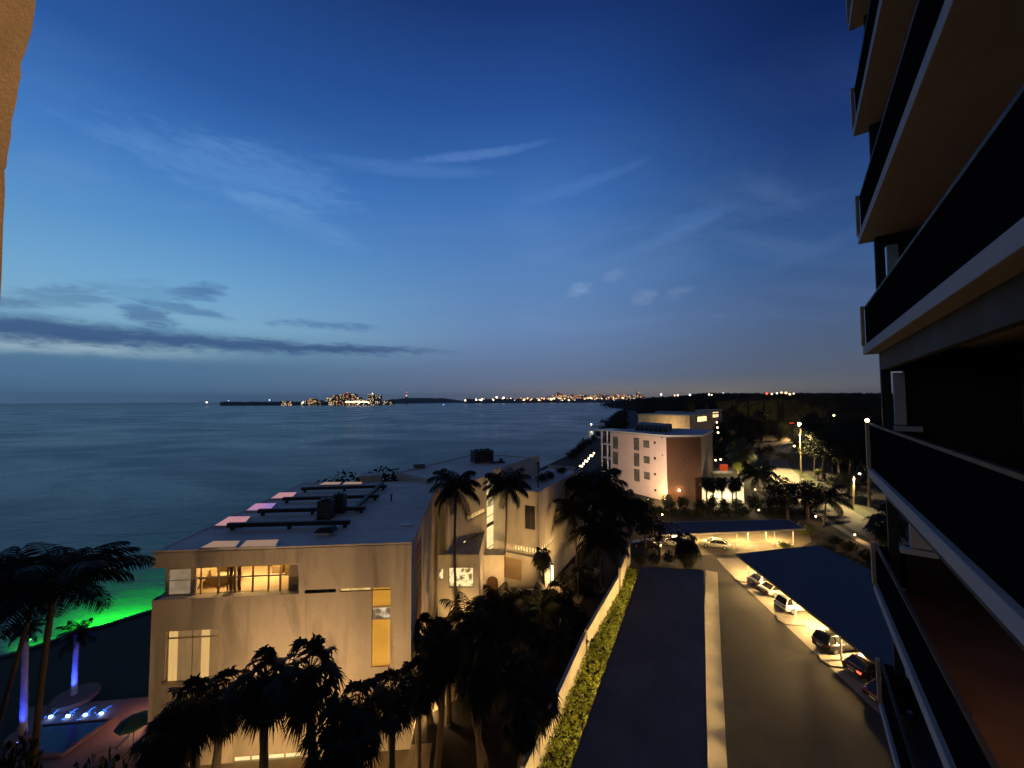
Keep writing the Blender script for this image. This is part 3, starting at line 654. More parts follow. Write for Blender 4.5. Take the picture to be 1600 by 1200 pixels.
t = thing('garden_lamp', 'added garden uplight in the grove washing the rust louvre side of the cream house', 'garden lamp', (-4.2, 33.5, 0)); g = MB(); g.box((-4.2, 33.5, .25), (.3, .3, .25)); g.cyl((-4.2, 33.5, 0), .05, .2, 8); g.build('housing', M_steel, t); light('garden_light', t, (-4.4, 33.5, .5), 2200, WARM, .15, 'SPOT', (-8.3, 36.5, 11), 95, .9)  # unseen lamp added to brighten the side wall
t = thing('garden_lamp', 'added garden uplight washing the lit plant window wall', 'garden lamp', (-5.6, 39.8, 0)); g = MB(); g.box((-5.6, 39.8, .25), (.3, .3, .25)); g.cyl((-5.6, 39.8, 0), .05, .2, 8); g.build('housing', M_steel, t); light('garden_light', t, (-5.6, 40.0, .5), 1100, WARM, .15, 'SPOT', (-5.4, 44, 4), 110, .9)  # unseen lamp added to warm the front of the low wing
# things on that roof
c = G(753, 722, ZB1 - .12); t = thing('air_handler', 'large dark boxy air handler on the far white roof', 'air handler', c, 0)
mb = MB(); mb.box((c.x, c.y, c.z + 1.1), (3.3, 2.0, 1.7), .5); mb.build('casing', M_blackroof, t, bevel=.06); mb = MB()
for k in (-1, 0, 1): mb.cyl((c.x + k * 1.0 * cos(.5), c.y + k * 1.0 * sin(.5), c.z + 1.95), .4, .2, 14)
mb.build('fan_grille', M_steel, t); mb = MB(); mb.box((c.x, c.y, c.z + .12), (3.4, 2.1, .25), .5); mb.build('base_frame', M_grey_metal, t)
c = G(777, 724.5, ZB1 - .12); mb = MB(); mb.box((c.x, c.y, c.z + .25), (2.4, .5, .25), .2); mb.box((c.x + .6, c.y, c.z + .55), (.5, .5, .6), .2); tag(mb.build('duct_run', M_blackroof, loc=c), 'low dark duct with a stub, right of the boxy air handler', 'duct')
c = G(655, 731, ZB1 - .12); mb = MB(); mb.box((c.x, c.y, c.z + .3), (1.6, 1.2, .5), .3); mb.box((c.x, c.y, c.z + .6), (1.75, 1.35, .1), .3); tag(mb.build('roof_hatch', M_grey_metal, loc=c), 'low grey roof hatch at the left of the far white roof', 'hatch')
c = B(4.5, 4.6); mb = MB(); mb.cyl((c.x, c.y, ZB2 - .5), .09, 3.4, 10); mb.ball((c.x, c.y, ZB2 + 2.9), .2, 10, 6); tag(mb.build('flue', M_steel, loc=(c.x, c.y, ZB2 - .5)), 'thin dark flue pole rising from the planted roof terrace', 'flue')
c = AT(580, 752, 52); mb = MB(); mb.box((c.x, c.y, 7.5), (2.6, 1.8, 15.2), .2); mb.box((c.x, c.y, 15.15), (2.8, 2.0, .2), .2); ch = mb
tag(ch.build('chimney', M_stucco2, loc=(c.x, c.y, 0)), 'broad cream chimney rising behind the flat roof', 'chimney')
# low courtyard wall, lit column
A1, A2 = G(782, 934), G(842, 934); wc = Wall(A1, A2); g = MB(); wc.box(g, 0, wc.L, 0, .9, -.25, 0); wc.box(g, -.05, wc.L + .05, .902, 1.0, -.3, .05)
tag(g.build('garden_wall', M_stucco2, loc=A1), 'low white courtyard wall in front of the tan garage door', 'wall')
c = G(863, 915); t = thing('light_column', 'slim brightly glowing light column beside the angular white house', 'lamp', c)
g = MB(); g.cyl((c.x, c.y, .25), .13, 2.5, 12); g.build('tube', emit('glowing column', (1, .85, .5), 5), t); g = MB(); g.cyl((c.x, c.y, 0), .24, .25, 12); g.cyl((c.x, c.y, 2.75), .18, .1, 12); g.build('base', M_steel, t)
light('column_light', t, (c.x + .1, c.y - .6, 1.4), 230, WARM, .3)
# ------------------------------------------------------------------ carports
def carport(label, Q, zr, posts, lamps, loc, pw=.13, watts=60, lz=.32, lamp_m=None, spot=None, rb=True, fasc=None, roof_m=None):
    """Q: roof corners in order (near left, near right, far right, far left)"""
    t = thing('carport', label, 'carport', loc)
    Q = [Vector((q[0], q[1], 0)) for q in Q]
    mb = MB(); mb.prism([(q.x, q.y) for q in Q], zr - .05, zr); n = 26
    for k in range(0):
        a = Q[0].lerp(Q[3], k / n); b2 = Q[1].lerp(Q[2], k / n); d = (b2 - a).normalized(); nn = Vector((-d.y, d.x, 0)) * .025; a = a + d * .05; b2 = b2 - d * .05
        mb.prism([tuple((p)[:2]) for p in (a - nn, b2 - nn, b2 + nn, a + nn)], zr + .001, zr + .012)
    mb.build('roof', roof_m or M_carport, t)
    mb = MB()
    for i in range(4):
        a, b2 = Q[i], Q[(i + 1) % 4]; d = (b2 - a).normalized(); nn = Vector((d.y, -d.x, 0)) * .06
        mb.prism([tuple(p[:2]) for p in (a, b2, b2 + nn + d * .06, a + nn - d * .06)], zr - .24, zr + .035)
    mb.build('fascia', fasc or mat('dark bronze fascia', (0.07, 0.06, 0.05), .6, .2, 2), t)
    for p in posts:
        mb = MB(); mb.box((p[0], p[1], (zr - .05) / 2), (pw, pw, zr - .05), .2); mb.box((p[0], p[1], .09), (pw * 2, pw * 2, .18), .2); mb.box((p[0], p[1], zr - .12), (pw * 1.6, pw * 1.6, .14), .2)
        mb.build('post', M_white, t)
    for p in lamps:
        mb = MB(); mb.box((p[0], p[1], zr - .12), (.16, .5, .07), 0); o = mb.build('strip_lamp', E_white, t)
        l = light('strip_light', o, (p[0], p[1], zr - lz), watts, WARM2 if lamp_m is None else lamp_m, .2)
    return t
ZC = 2.45
cQ = [G(868, 1270, ZC), G(1105, 1270, ZC), G(1099, 891, ZC), G(1003, 886, ZC)]
eL = cQ[3] - cQ[0]; eR = cQ[2] - cQ[1]
cl = [cQ[0] + eL * k + Vector((.55, 0, 0)) for k in (.02, .2, .38, .56, .74, .9)]
crr = [cQ[1] + eR * k - Vector((.30, 0, 0)) for k in (.02, .12, .22, .32, .41, .50, .59, .68, .77, .86, .95)]
posts = [cQ[0] + eL * k + Vector((1.2, 0, 0)) for k in (.1, .4, .7, .97)] + [cQ[1] + eR * k - Vector((.9, 0, 0)) for k in (.1, .4, .7, .97)]
C1 = carport('long dark flat carport roof in the middle, beside the green hedge and white wall', cQ, ZC, posts, cl + crr, ((cQ[0] + cQ[2]) / 2).xy.to_3d(), watts=620, roof_m=M_carport_dark)
for k, o in enumerate([o for o in kids(C1) if o.name.startswith('strip_lamp')]):
    if k >= len(cl):
        for c_ in kids(o):
            d_ = bpy.data.lights.new('downlight', 'SPOT'); d_.energy = 230; d_.color = WARM2; d_.spot_size = radians(80); d_.spot_blend = .5; d_.shadow_soft_size = .1; c_.data = d_; c_.location.x += .26
far = G(1150, 866, ZC); dL = (G(1378, 1042, ZC) - far); rQ = [far + dL * 1.75, G(1280, 852, ZC) + (G(1370, 895, ZC) - G(1280, 852, ZC)) * 2.4, G(1280, 852, ZC), far]
pr = [G(1170, 905), G(1191, 921), G(1243, 971), G(1315, 1034), G(1375, 1095)]
dn = (G(1315, 1034) - G(1170, 905)); pr[0], pr[1] = G(1170, 906), G(1191, 922)
prr = [rQ[2].lerp(rQ[1], k) - Vector((1.2, 0, 0)) for k in (.06, .3, .55, .8)]
lr = [far + dL * k + Vector((1.7, .2, 0)) for k in (.1, .26, .42, .60, .82)]
carport('wide blue grey carport roof over the row of parked cars near the tower', rQ, ZC, pr + prr, lr, ((rQ[0] + rQ[2]) / 2).xy.to_3d(), watts=3000)
fQ = [G(1026, 836, ZC), G(1258, 826, ZC), G(1232, 812, ZC), G(1036, 816, ZC)]
pf_ = [G(1240, 852), G(1211, 851), G(1152, 857), G(1070, 860)] + [G(1197, 843), G(1169, 845)]
lf_ = [fQ[0].lerp(fQ[1], k).lerp(fQ[3].lerp(fQ[2], k), .3) for k in (.1, .34, .58, .82)]
carport('far carport with white posts at the end of the car park', fQ, ZC, pf_, lf_, ((fQ[0] + fQ[2]) / 2).xy.to_3d(), watts=2000, fasc=M_white)

# kerbed islands at the posts, wheel stops
for i, (p, l) in enumerate(((pr[2], 'pale kerbed island at the foot of the post beside the white suv'), (pr[3], 'pale kerbed island at the post between the black suv and the red car'), (pr[0], 'pale kerbed island at the farthest post of the wide carport'))):
    mb = MB(); d = (pr[3] - pr[2]).normalized(); n = Vector((-d.y, d.x, 0))
    mb.prism([tuple((p + n * a + d * b2)[:2]) for a, b2 in ((1.0, .3), (.5, 1.0), (-1.6, .9), (-1.9, 0), (-1.6, -.8), (.5, -.9))], .01, .15)
    tag(mb.build('kerb_island', M_concrete, loc=p, bevel=.03), l, 'kerb', 'kerbed islands under the wide carport')
for (x, y), l in (((1150, 849), 'left pale wheel stop under the far carport, nearest the silver sedan'), ((1181, 845), 'right pale wheel stop under the far carport')):
    p = G(x, y); mb = MB(); mb.hexa([(p.x - .9, p.y - .1, .02), (p.x + .9, p.y + .15, .02), (p.x + .85, p.y + .32, .02), (p.x - .95, p.y + .08, .02), (p.x - .85, p.y - .05, .15), (p.x + .85, p.y + .19, .15), (p.x + .82, p.y + .28, .15), (p.x - .88, p.y + .04, .15)])
    tag(mb.build('wheel_stop', M_concrete, loc=p), l, 'wheel stop', 'wheel stops under the far carport')

# ------------------------------------------------------------------ cars
M_tyre = mat('tyre rubber', (0.015, 0.015, 0.015), 0.9, .2, 4); M_rim = mat('alloy rim', (0.45, 0.45, 0.45), .35, .1, 3, metal=.8)
M_cglass = mat('tinted car glass', (0.02, 0.022, 0.025), .08, .1, 1, spec=.9)
E_tail = mat('red tail lens', (.30, .012, .01), .2, .1, 3); E_tail_lit = emit('lit tail lamp', (1, .10, .05), 2.5); E_head = mat('headlamp lens', (0.7, 0.7, 0.7), .15, .05, 3)
def paint(name, c, metal=.3): return mat(name, c, .32, .06, 3, metal=metal, coat=.6)
PA = {'silver': paint('silver car paint', (.46, .44, .40)), 'white': paint('white car paint', (.72, .71, .68), 0), 'black': paint('black car paint', (.015, .015, .017), .1), 'red': paint('dark red car paint', (.055, .006, .006), .2), 'grey': paint('grey car paint', (.12, .12, .125))}
def loft(mb, rings):
    k = len(mb.v); n = len(rings[0])
    for r in rings: mb.v += [tuple(p) for p in r]
    for i in range(len(rings) - 1):
        for j in range(n):
            a = k + i * n + j; b2 = k + i * n + (j + 1) % n; mb.f.append((a, a + n, b2 + n, b2))
    mb.f.append(tuple(k + j for j in range(n))); e = k + (len(rings) - 1) * n; mb.f.append(tuple(e + j for j in range(n - 1, -1, -1)))
def car_meshes(kind, col):
    """x forward; returns list of (part, mesh, sub-parts)"""
    suv = kind == 'suv'; Z = 1.72 if suv else 1.45; zb = 1.05 if suv else .92; L = 2.32 if suv else 2.4; Wd = .93
    body = MB(); rings = []
    prof = [(-L, .50, zb - .24, .80), (-L + .06, .34, zb - .06, .88), (-L + .35, .27, zb + .02, Wd), (-1.4, .26, zb + .02, Wd), (0, .25, zb, Wd), (.95, .25, zb - .03, Wd), (1.35, .26, zb - .07, .92), (L - .55, .28, zb - .16, .90), (L - .12, .32, zb - .28, .84), (L, .46, zb - .42, .74)]
    for x, z0, z1, wv in prof:
        rings.append([(x, wv * .82, z0), (x, wv, z0 + .16), (x, wv, z1 - .16), (x, wv * .93, z1 - .02), (x, wv * .55, z1 + .015), (x, -wv * .55, z1 + .015), (x, -wv * .93, z1 - .02), (x, -wv, z1 - .16), (x, -wv, z0 + .16), (x, -wv * .82, z0)])
    loft(body, rings)
    gl2 = MB()
    st = [(-L + .12 if suv else -L + .35, zb + .0, .84), (-L + .5 if suv else -1.25, Z - .06, .66), (-.1, Z - .01, .68), (.35 if suv else .25, Z - .06, .66), (1.25, zb - .06, .84)]
    lo = [(st[0][0], zb - .02), (st[4][0], zb - .08)]
    base = [(x, s * .83, zb - .06) for x, s in ((lo[0][0], 1), (lo[1][0], 1), (lo[1][0], -1), (lo[0][0], -1))]
    top = [(st[1][0], .66, Z - .05), (st[3][0], .66, Z - .05), (st[3][0], -.66, Z - .05), (st[1][0], -.66, Z - .05)]
    gl2.hexa([base[0], base[3], base[2], base[1], top[0], top[3], top[2], top[1]])
    roof = MB(); a, b2 = st[1][0], st[3][0]
    loft(roof, [[(x, .70 * w_, z), (x, .5 * w_, z + .05), (x, -.5 * w_, z + .05), (x, -.70 * w_, z), (x, -.5 * w_, z - .03), (x, .5 * w_, z - .03)] for x, z, w_ in ((a - .04, Z - .07, .95), (a + .3, Z - .04, 1), ((a + b2) / 2, Z - .03, 1), (b2 - .2, Z - .045, 1), (b2 + .06, Z - .09, .95))])
    for s in (1, -1):
        roof.tube([(lo[1][0] - .02, s * .845, zb - .05), (b2, s * .685, Z - .06)], .04, 5); roof.tube([(lo[0][0] + .03, s * .845, zb - .03), (a, s * .685, Z - .06)], .06, 5); roof.tube([(-.05, s * .85, zb - .03), (-.15, s * .69, Z - .05)], .035, 5)
        if suv: roof.tube([(-1.2, s * .85, zb - .03), (-1.25, s * .69, Z - .05)], .05, 5)
    out = [('body', body.mesh('body', PA[col], True), []), ('cabin_glass', gl2.mesh('cabin_glass', M_cglass), []), ('roof', roof.mesh('roof', PA[col], True), [])]
    for x in (-1.42, 1.42):
        for s in (1, -1):
            m = MB(); m.tube([(x, s * .72, .33), (x, s * .78, .33), (x, s * .93, .33), (x, s * .945, .33)], [.31, .335, .335, .30], 18)
            rr = MB(); rr.tube([(x, s * .93, .33), (x, s * .952, .33)], [.215, .20], 14)
            out.append(('wheel', m.mesh('wheel', M_tyre), [('rim', rr.mesh('rim', M_rim))]))
    for s in (1, -1):
        m = MB(); m.hexa([(L - .22, s * .80, zb - .46), (L - .02, s * .70, zb - .46), (L - .02, s * .45, zb - .46), (L - .1, s * .45, zb - .46), (L - .25, s * .82, zb - .32), (L - .06, s * .72, zb - .33), (L - .05, s * .45, zb - .35), (L - .2, s * .45, zb - .32)]); out.append(('headlight', m.mesh('headlight', E_head), []))
        m = MB(); m.box((-L + .06, s * .68, zb - .17), (.14, .34, .16)); out.append(('tail_light', m.mesh('tail_light', E_tail_lit if kind == 'lit' and s < 0 else E_tail), []))
        m = MB(); m.box((.85, s * 1.0, zb + .06), (.12, .18, .13)); out.append(('mirror', m.mesh('mirror', PA[col]), []))
    m = MB(); m.box((-L - .005, 0, zb - .40), (.03, .5, .13)); out.append(('number_plate', m.mesh('number_plate', M_white), []))
    m = MB(); m.box((-L + .05, 0, .42), (.16, 1.5, .12)); out.append(('bumper', m.mesh('bumper', M_steel), []))
    return out
CARS = {}
def car(kind, col, p, rz, label, group):
    if (kind, col) not in CARS: CARS[(kind, col)] = car_meshes(kind, col)
    t = thing('parked_car', label, 'car', (p.x, p.y, .022), rz, group)
    for n, me, sub in CARS[(kind, col)]:
        o = part(n, me, t)
        for n2, m2 in sub: part(n2, m2, o)
    return t
gR = 'cars parked under the wide carport'; gF = 'cars parked by the far carport'
hd = radians(8)
def at_row(px, py, off=2.2): p = G(px, py); return Vector((p.x + off * cos(hd), p.y + off * sin(hd), 0))
car('sedan', 'grey', at_row(1178, 916, 2.0), hd, 'dark grey sedan, farthest car under the wide carport', gR)
car('sedan', 'silver', at_row(1196, 930, 2.0), hd, 'silver sedan between the dark sedan and the white suv', gR)
car('suv', 'white', at_row(1222, 955, 2.0), hd, 'white suv beside the kerbed island under the wide carport', gR)
car('suv', 'black', at_row(1286, 1017, 1.9), hd, 'black suv parked alone between two white carport posts', gR)
car('lit', 'red', at_row(1336, 1056, 2.0), hd, 'dark red sedan with glowing tail lamp under the wide carport', gR)
car('sedan', 'red', at_row(1372, 1100, 1.9), hd, 'dark red sedan half hidden behind the tower, nearest of the row', gR)
p = G(1117, 855); car('sedan', 'silver', p, radians(156), 'silver sedan parked across the bay by the far carport', gF)
p = G(1055, 853); car('suv', 'white', p, radians(150), 'white suv behind the small dark palm at the far carport', gF)
p = G(1010, 856); car('sedan', 'black', p, radians(150), 'black sedan left of the white suv in the shade of the trees', gF)
car('sedan', 'black', Vector(cQ[3].lerp(cQ[2], .30)) * 1.0 + Vector((0.2, 1.2, -ZC)), radians(100), 'black car poking out at the far end of the long middle carport', gF)

# ------------------------------------------------------------------ white wall and hedge
def fence_run(x0, y0, x1, y1, h0, label, name='white_wall'):
    a, b2 = G(x0, y0), G(x1, y1); wv = Wall(a, b2, True); t = thing(name, label, 'wall', a); n = max(1, int(round(wv.L / 2.6)))
    mb = MB(); wv.box(mb, 0, wv.L, 0, h0, -.10, .10); mb.build('panel', M_fence, t)
    mb = MB(); wv.box(mb, -.06, wv.L + .06, h0 + .002, h0 + .09, -.15, .15); mb.build('coping', M_fence, t)
    for k in range(n + 1): mb = MB(); wv.box(mb, wv.L * k / n - .14, wv.L * k / n + .14, 0, h0 + .001, .102, .17); mb.build('pier', M_fence, t)
M_fence = mat('white rendered wall', (0.66, 0.60, 0.47), .85, .14, .5, bump=.2, streak=.35)
fence_run(818, 1262, 914, 1030, 2.4, 'nearest run of the tall white wall along the green hedge')
fence_run(917, 1024, 966, 931, 2.4, 'middle run of the tall white wall, behind the bright hedge')
fence_run(969, 924, 984, 880, 2.9, 'short farthest and tallest run of the white wall')

def leafcloud(mb, c, r, n, s, flat=.5):
    """leaf sized faces spread through an ellipsoid"""
    for _ in range(n):
        while True:
            q = Vector((random.uniform(-1, 1), random.uniform(-1, 1), random.uniform(-1, 1)))
            if .12 < q.length < 1: break
        q = q * (0.55 + .45 * random.random()) if q.length < .6 else q
        p = Vector((c[0] + q.x * r[0], c[1] + q.y * r[1], c[2] + q.z * r[2]))
        d = Vector((random.gauss(0, 1), random.gauss(0, 1), random.gauss(0, flat))).normalized(); e = d.cross(Vector((random.gauss(0, 1), random.gauss(0, 1), random.gauss(0, 1)))).normalized()
        k = s * random.uniform(.6, 1.3); mb.quad(p - d * k, p - e * k * .45, p + d * k, p + e * k * .45)
a, b2 = G(872, 1200), G(985, 893); d = (b2 - a); wv = d.normalized(); nv = Vector((wv.y, -wv.x, 0))
mb = MB(); a2 = a - d * .25
L = (b2 - a2).length
for i in range(int(L * 2.4)):
    s = i / 2.4 + random.uniform(-.2, .2)
    for j in range(3):
        o = -.75 + j * .75 + random.uniform(-.15, .15); c = a2 + wv * s + nv * o; h = random.uniform(.75, 1.1) * (1.12 if j == 0 else .9)
        leafcloud(mb, (c.x, c.y, h * .55), (.5, .5, h * .5), 26, .14)
tag(mb.build('hedge', M_leaf_green, loc=a), 'long clipped green hedge lit yellow between white wall and middle carport', 'hedge')

# ------------------------------------------------------------------ pink apartment building
K = G(1043, 784); zt = AT(1043, 680, K.y).z; Lp = G(955, 672.5, zt); Rp = G(1095, 679.7, zt); Bp = G(1113, 671.5, zt)
ap = thing('apartment_building', 'pink four storey apartment building with rust brown corner and flat blue roof', 'building', (K.x, K.y, 0))
wp = Wall(Lp, K); wbn = Wall(K, Rp); wg = Wall(Rp, Bp)
def hr(wall, x0, y0, x1, y1): return (wall.px(x0, (y0 + y1) / 2)[0], wall.px(x1, (y0 + y1) / 2)[0], wall.px((x0 + x1) / 2, y1)[1], wall.px((x0 + x1) / 2, y0)[1])
tallw = [hr(wp, *q) for q in ((957.5, 682.5, 965.5, 701), (957.5, 706, 965.5, 725.5), (957.5, 731, 965.5, 751), (990, 684, 998.5, 703.5), (990.3, 708, 999, 728.5), (990.6, 733, 999.3, 752))]
sqw = [hr(wp, *q) for q in ((1005, 688, 1014.5, 699.5), (1005.5, 712.7, 1015, 724), (1006, 737.5, 1015.5, 749))]
sml = [hr(wp, *q) for q in ((1021, 689.5, 1024.5, 693.5), (1021.2, 714, 1025, 718), (1021.5, 739, 1025.2, 743), (1021.8, 764, 1025.6, 768), (1033, 682.5, 1035, 685), (1034, 710, 1036, 712.5))]
bw_ = [hr(wbn, *q) for q in ((1068.5, 716.5, 1071.5, 720.5), (1047.5, 715.5, 1049.5, 718))]
w = MB(); wp.holed(w, 0, zt - .5, tallw + sqw + sml, .25); w.build('wall', M_pink, ap)
w = MB(); wbn.holed(w, 0, zt - .5, bw_, .25); w.build('brown_wall', M_brown, ap)
w = MB(); wg.holed(w, 0, zt - .5, [], .25); Dp = Vector((Lp.x + Bp.x - K.x - (Rp.x - K.x) * .0, 0, 0)); far_p = Lp + (Bp - Rp).normalized() * (Rp - K).length * 1.0
Bk = Lp + (Rp - K) + (Bp - Rp) * .0
Wall(Bp, Lp + (Bp - K) * .72).holed(w, 0, zt - .5, [], .25); w.build('side_wall', mat('grey taupe stucco', (0.22, 0.18, 0.14), .85, .2, .5, streak=.3), ap)
for h in tallw: wp.window(h, ap, M_frame, mat('grey reflecting glass', (0.16, 0.15, 0.12), .25, .3, .8), 1, 2, .07, -.12)
for h in sqw: wp.window(h, ap, M_frame, mat('grey reflecting glass', (0.16, 0.15, 0.12), .25), 2, 1, .06, -.12)
for h in sml: wp.window(h, ap, M_frame, M_dark_glass, 1, 1, .05, -.12)
for h in bw_: wbn.window(h, ap, M_frame, M_dark_glass, 1, 1, .05, -.12)
M_blueroof = mat('blue grey roof membrane', (0.30, 0.33, 0.38), .7, .2, .2)
r = MB(); BL2 = Lp + (Bp - K) * .72
def grow(P, k): c = sum(P, Vector()) / len(P); return [p + (p - c).normalized() * k for p in P]
RP = grow([Lp, K, Rp, Bp, BL2], .5); r.prism([(p.x, p.y) for p in RP], zt - .5, zt); r.build('roof', M_blueroof, ap)
r = MB(); wp.box(r, -.3, wp.L + .35, zt - .28, zt + .05, .42, .56); wbn.box(r, -.3, wbn.L + .4, zt - .28, zt + .05, .42, .56); r.build('fascia', M_white, ap)
# balcony wing on the bay side
u = (Lp - K).normalized(); E2 = None
r_ = ray(928, 700); n2 = Vector((u.y, -u.x, 0))
t_ = 5.6
for k in range(60):
    q = Lp + u * (k * .15); px = 800 + F * q.x / q.y
    if px <= 929: t_ = k * .15; break
wb2 = Wall(Lp + u * t_, Lp)
yl = [676.5, 703.5, 730, 757]
zs = [zt - .35 - i * (zt - .4) / 4.0 for i in range(5)]
w = MB(); wb2.box(w, -2.2, wb2.L - .01, zs[0], zs[0] + .3, -6.5, .35)
for z in zs[1:4]: wb2.box(w, 0, wb2.L - .01, z, z + .28, -6, .2)
w.build('balcony_slab', M_white, ap)
for s in (.15, wb2.L * .58, wb2.L - .2): w = MB(); wb2.box(w, s - .18, s + .18, 0, zs[0] - .002, -.35, .0); w.build('column', M_white, ap)
w = MB(); wb2.box(w, .3, wb2.L - .02, 0, zs[0] - .01, -6.2, -3.0); w.build('balcony_wall', mat('shaded blue glazing', (0.06, 0.075, 0.09), .25, .3, .6), ap)
for z in zs[1:4]:
    w = MB(); wb2.box(w, .1, wb2.L - .1, z + 1.18, z + 1.24, -.12, -.06)
    for k in range(12): s = .1 + (wb2.L - .2) * k / 11; wb2.box(w, s - .015, s + .015, z + .28, z + 1.18, -.11, -.07)
    w.build('railing', M_steel, ap)
# roof plant
cr = (Lp + K + Rp + Bp) / 4
w = MB(); c = AT(1018, 668, 116); w.prism([tuple(AT(x, 670, y).xy) for x, y in ((992, 112), (1042, 104), (1050, 113), (1002, 124))], zt + .01, zt + 1.7)
for k in range(7): q = Vector(AT(994 + k * 7, 670, 111.4 - k * 1.15)); w.box((q.x, q.y - .3, zt + .5), (.7, .5, .9), .4)
w.build('roof_plant', mat('blue grey plant enclosure', (0.10, 0.115, 0.14), .7, .3, .5), ap)
c = AT(1062, 683, K.y); c = wbn.p(wbn.px(1061, 766)[0], wbn.px(1061, 766)[1], .12); g = MB(); g.box(c, (.3, .3, .45), .3); wl_ = g.build('wall_lamp', E_warm, ap)
light('wall_light', wl_, c + wbn.n * .5, 260, SODIUM, .15)
g0 = K - Vector((.9, 1.2, 0)); t = thing('floodlight', 'bright garden floodlight washing the corner of the pink building', 'floodlight', g0)
g = MB(); g.box((g0.x, g0.y, .45), (.6, .35, .5), .3); g.cyl((g0.x, g0.y, 0), .06, .3, 8); g.build('housing', M_steel, t); g = MB(); g.box((g0.x, g0.y + .05, .78), (.5, .3, .12), .3); g.build('lens', emit('floodlight lens', (1, .8, .35), 60), t)
light('flood_light', t, (g0.x - .2, g0.y - .3, 1.6), 1500, WARM, .2)
# dark slanting bar built in place of a shadow edge on the brown face
w = MB(); s0, z0 = wbn.px(1048, 762); s1, z1 = wbn.px(1087, 707)
w.hexa([wbn.p(s0, z0 - .12, .01), wbn.p(s1, z1 - .12, .01), wbn.p(s1, z1 - .12, .1), wbn.p(s0, z0 - .12, .1), wbn.p(s0, z0 + .12, .01), wbn.p(s1, z1 + .12, .01), wbn.p(s1, z1 + .12, .1), wbn.p(s0, z0 + .12, .1)]); w.build('shadow_bar', M_frame, ap)

# rear apartment block
rb = thing('apartment_building', 'low amber lit apartment block with bright windows behind the pink building', 'building', (80, 205, 0))
zr2 = 17.6
f_l, f_r = G(997, 648.5, zr2), G(1078, 650.5, zr2); wv2 = Wall(f_l, f_r); dp = Vector((-wv2.n.x, -wv2.n.y, 0)) * 42
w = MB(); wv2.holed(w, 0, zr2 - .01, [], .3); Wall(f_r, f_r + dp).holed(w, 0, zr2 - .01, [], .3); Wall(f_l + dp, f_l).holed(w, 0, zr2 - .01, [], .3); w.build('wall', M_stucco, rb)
w = MB(); w.prism([tuple(p.xy) for p in grow([f_l, f_r, f_r + dp, f_l + dp], .4)], zr2, zr2 + .6); w.build('roof', M_blueroof, rb)
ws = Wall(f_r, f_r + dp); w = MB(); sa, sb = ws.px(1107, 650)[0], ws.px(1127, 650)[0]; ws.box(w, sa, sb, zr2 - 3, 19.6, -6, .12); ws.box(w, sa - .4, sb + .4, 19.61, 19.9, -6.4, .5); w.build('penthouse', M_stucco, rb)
for q, dd in (((1089, 650, 1104, 659), .02), ((1112.5, 643, 1122, 652.5), .14)): h = hr(ws, *q); ws.window(h, rb, M_frame, E_stair, 2, 1, .2, dd + .06)
r1, r2 = Vector(AT(1078, 655, 212)), Vector(AT(1121, 655, 250)); w3 = Wall(r1, r2); h1 = hr(w3, 1093.5, 649.5, 1105, 659); h2 = hr(w3, 1113.5, 642.5, 1122.5, 652.5)
h3 = hr(w3, 1117, 655, 1122, 659); h4 = hr(w3, 1119, 672, 1122, 676)
c = AT(1050, 645, 200); w = MB(); w.box((c.x, c.y, zr2 + 1.0), (15, 7, .8), -.75); w.build('roof_plant', M_blueroof, rb)
g = MB(); c = wv2.p(wv2.L * .5, 0, 3.2); g.box((c.x, c.y, 1.2), (1.2, .4, .5), .2); o = g.build('wall_lamp', E_warm, rb); 
light('block_light', o, (c.x, c.y - 6, 12), 3500, SODIUM, .5)

# podium / pool terrace right of the pink building
pA, pB = G(1098, 786), G(1163, 786); wpd = Wall(pA, pB); pod = thing('podium_wall', 'brightly lit white terrace wall behind a row of dark palms', 'wall', pA)
zp = wpd.px(1125, 756)[1]; w = MB(); wpd.box(w, 0, wpd.L, 0, zp, -.4, 0); w.build('wall', M_stucco2, pod); w = MB(); wpd.box(w, -.1, wpd.L + .1, zp + .002, zp + .14, -.5, .1); w.build('coping', M_stucco2, pod)
w = MB(); wpd.box(w, 0, wpd.L, zp - .6, zp - .2, -9, -.41); w.build('terrace', M_concrete, pod)
for k in (.25, .75): light('terrace_light', pod, wpd.p(wpd.L * k, 2.2, 3.2), 1500, COOLW, .3)
qA, qB = AT(1114, 745, 108), AT(1146, 745, 108); wq2 = Wall(qA, qB); w = MB(); z0, z1 = wq2.px(1130, 746)[1], wq2.px(1130, 736)[1]; wq2.box(w, 0, wq2.L, zp - .2, z1, -.3, 0); o = w.build('parapet', M_stucco2, pod)
light('parapet_light', o, wq2.p(wq2.L / 2, z1 + 1.2, 2.5), 260, COOLW, .2)
c = AT(1131, 731, 110); g = MB(); g.box((c.x, c.y, c.z - .1), (1.9, .9, 2.1), .2); o = g.build('red_cabinet', emit('red lit panel', (.95, .10, .02), .5, .3, 1.5, (.5, .05, .01)), loc=(c.x, c.y, z1)); tag(o, 'glowing red orange vending cabinet on the lit terrace', 'cabinet')
